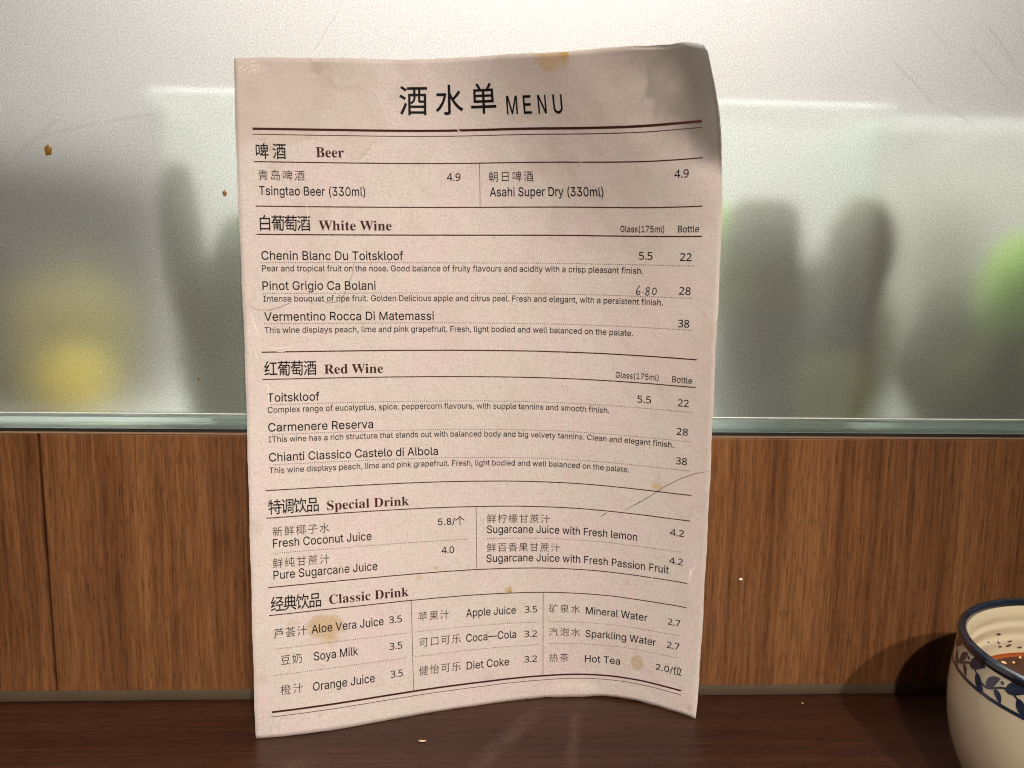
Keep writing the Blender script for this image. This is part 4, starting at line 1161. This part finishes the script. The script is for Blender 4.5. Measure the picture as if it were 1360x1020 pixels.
def decal(name, polys, mat, off=0.12):
    """polys: lists of (s, z); s is arc length in mm round the belly"""
    V = []; F = []
    for poly in polys:
        k = len(V)
        for s, z in poly:
            a = s / 51.0; r = orad(z) + off
            V.append((BX + r * math.cos(a), BY + r * math.sin(a), z))
        F.append(tuple(range(k, k + len(poly))))
    return mesh_obj(name, V, F, mat, bowl)
def strip(pts, w0, w1=None):
    P = np.array(pts, float); t = np.gradient(P, axis=0); t /= np.linalg.norm(t, axis=1, keepdims=True) + 1e-9
    nn = np.stack([-t[:, 1], t[:, 0]], 1); w = np.linspace(w0, w1 if w1 is not None else w0, len(P))[:, None] / 2
    A = P + nn * w; B = P - nn * w
    return [[tuple(A[i]), tuple(A[i + 1]), tuple(B[i + 1]), tuple(B[i])] for i in range(len(P) - 1)]
circ = 2 * math.pi * 51.0
ss = np.linspace(0, circ, 240)
v, f = lathe([(orad(55.6) + .1, 55.6), (orad(56.3) + .14, 56.3), (orad(57.0) + .1, 57.0)], BX, BY, 128)
mesh_obj('lower_line', v, f, M['cobalt'], bowl, True)
polys = []; polys2 = []
n_un = 17; L = circ / n_un
def leaf(cx, cz, ang, ln, wd, curl=0.0):
    out = []; m = 9; ca, sa = math.cos(ang), math.sin(ang)
    up = []; dn = []
    for i in range(m + 1):
        t = i / m; w = wd * math.sin(math.pi * t ** .75) ** .8 / 2 if 0 < t < 1 else 0
        x = ln * t; y = curl * math.sin(math.pi * t * .9)
        up.append((x, y + w)); dn.append((x, y - w))
    loop = up + dn[1:-1][::-1]
    # split to quads for curvature
    q = []
    for i in range(m):
        a, b, c_, d = up[i], up[i + 1], dn[i + 1], dn[i]
        q.append([(cx + p[0] * ca - p[1] * sa, cz + p[0] * sa + p[1] * ca) for p in (a, b, c_, d)])
    return q
for i in range(n_un):
    s0 = i * L
    # main stem sweeping in a wave
    st = [(s0 + L * t, 61.2 + 2.0 * math.sin(2 * math.pi * t)) for t in np.linspace(0, 1, 10)]
    polys += strip(st, 0.8)
    polys += leaf(s0 + .20 * L, 62.4, 0.35, 9.8, 4.5, 1.1)
    polys += leaf(s0 + .46 * L, 62.0, -0.75, 8.2, 3.6, -0.8)
    polys += leaf(s0 + .78 * L, 59.0, 0.85, 8.6, 3.6, 0.8)
    polys += leaf(s0 + .98 * L, 60.8, -0.9, 5.4, 2.6, 0.5)
    polys2 += strip([(s0 + .30 * L, 63.2), (s0 + .36 * L, 64.6), (s0 + .48 * L, 65.4), (s0 + .56 * L, 65.0)], .45, .3)
    polys2 += leaf(s0 + .08 * L, 64.2, 0.2, 1.8, 1.5)
    polys2 += leaf(s0 + .62 * L, 58.2, 0.1, 1.7, 1.4)
decal('leaf_pattern', polys, M['cobalt'], 0.10)
decal('tendril_pattern', polys2, M['cobalt_thin'], 0.13)
# sauce surface
SZ = 46.0
v, f = lathe([(0.3, SZ), (20, SZ + .05), (40.0, SZ + .1), (43.0, SZ + .15)], BX, BY, 96)
mesh_obj('sauce', v, f, M['sauce'], bowl, True)
v, f = lathe([(42.6, SZ + .22), (43.8, SZ + .35), (44.5, SZ + .6), (44.8, SZ + .9)], BX, BY, 96)
mesh_obj('oil_ring', v, f, M['oil'], bowl, True)
def grain(name, cx, cy, cz, l, w, h, ang, mat, parent, tilt=0.0):
    vs = []; fs = []; nu_, nv_ = 8, 5
    for j in range(nv_ + 1):
        t = math.pi * j / nv_
        for i in range(nu_):
            a = 2 * math.pi * i / nu_
            x = l / 2 * math.cos(t); y = w / 2 * math.sin(t) * math.cos(a); z = h / 2 * math.sin(t) * math.sin(a)
            z += x * math.tan(tilt)
            vs.append((cx + x * math.cos(ang) - y * math.sin(ang), cy + x * math.sin(ang) + y * math.cos(ang), cz + z))
    for j in range(nv_):
        for i in range(nu_):
            a = j * nu_ + i; b = j * nu_ + (i + 1) % nu_
            fs.append((a, b, b + nu_, a + nu_))
    return mesh_obj(name, vs, fs, mat, parent, True)
for i in range(46):
    a = random.uniform(1.2, 5.2) if i < 34 else random.uniform(0, 6.28)
    r = 42 - abs(random.gauss(0, 3.2)) if i < 38 else random.uniform(5, 38)
    grain('chilli_seed', BX + r * math.cos(a), BY + r * math.sin(a), SZ + .5, random.uniform(1.8, 2.8), random.uniform(1.1, 1.6), .8, random.uniform(0, 3.1), M['seed'], bowl)
for i in range(26):
    a = random.uniform(1.2, 5.2); r = 41.5 - abs(random.gauss(0, 4))
    grain('chilli_flake', BX + r * math.cos(a), BY + r * math.sin(a), SZ + .4, random.uniform(1.2, 3.0), random.uniform(.7, 1.4), .5, random.uniform(0, 3.1), M['flake'], bowl)
# splashes stuck on the inner wall, at the back left
IP = np.array(inner)[::-1]
def irad(z): return float(np.interp(z, IP[:, 1], IP[:, 0]))
for i in range(22):
    a = random.uniform(1.45, 3.0); z = random.uniform(49.0, 56.5); r = irad(z) - .25
    grain('sauce_splash', BX + r * math.cos(a), BY + r * math.sin(a), z, random.uniform(.8, 3.0), random.uniform(.5, .9), random.uniform(.5, 1.0), a + math.pi / 2, M['flake'], bowl, random.uniform(-.3, .9))

# ------------------------------------------------------------------ crumbs and splashes
def crumb(name, label, cx, cy, cz, r, mat, sq=(1, 1, 1), seed=0):
    rr = random.Random(seed); bm = bmesh.new()
    bmesh.ops.create_icosphere(bm, subdivisions=3, radius=r)
    for v in bm.verts:
        k = 1 + .16 * math.sin(v.co.x / r * 4 + seed) * math.cos(v.co.z / r * 5 + seed) + rr.uniform(-.015, .015)
        v.co = Vector((v.co.x * sq[0] * k, v.co.y * sq[1] * k, v.co.z * sq[2] * k))
    bm.verts.index_update()
    vs = [(cx + v.co.x, cy + v.co.y, cz + v.co.z) for v in bm.verts]; fs = [[v.index for v in f.verts] for f in bm.faces]; bm.free()
    o = mesh_obj(name, vs, fs, mat, None, True, loc=(cx, cy, cz))
    return tag(o, label, 'crumb')
crumb('sauce_speck', 'brown dried sauce speck stuck high on the frosted glass at far left', -187.0, 3.6, 256.4, 1.7, M['crumb_brown'], (.95, .35, 1.35), 1)
crumb('sauce_speck', 'small brown speck on the frosted glass beside the left edge of the menu', -111.6, 3.6, 239.5, 1.2, M['crumb_brown'], (.8, .35, 1.1), 2)
crumb('sauce_speck', 'tiny yellowish speck low on the frosted glass left of the menu', -126.5, 3.7, 156.0, .55, M['crumb_brown'], (.7, .4, 1.4), 3)
crumb('glass_speck', 'tiny white speck on the glass above the brown sauce speck', -182.5, 3.7, 270.0, .5, M['crumb_white'], (1.1, .4, .9), 4)
crumb('glass_speck', 'tiny white speck on the glass beside the end of a smear at left', -163.5, 3.7, 269.0, .5, M['crumb_white'], (1, .4, 1), 5)
crumb('rice_crumb', 'white crumb stuck on the walnut panel between the menu and the bowl', 130.9, -.35, 60.3, .75, M['crumb_white'], (1.3, .45, .8), 6)
crumb('tan_crumb', 'thin tan crumb lying on the dark table below the menu', -21.5, -37.0, .3, 1.2, M['seed'], (1.5, .5, .18), 7)
crumb('tan_crumb', 'tiny crumb on the dark table between the menu and the bowl', 162.0, -9.5, .25, .45, M['seed'], (1, 1, .5), 8)
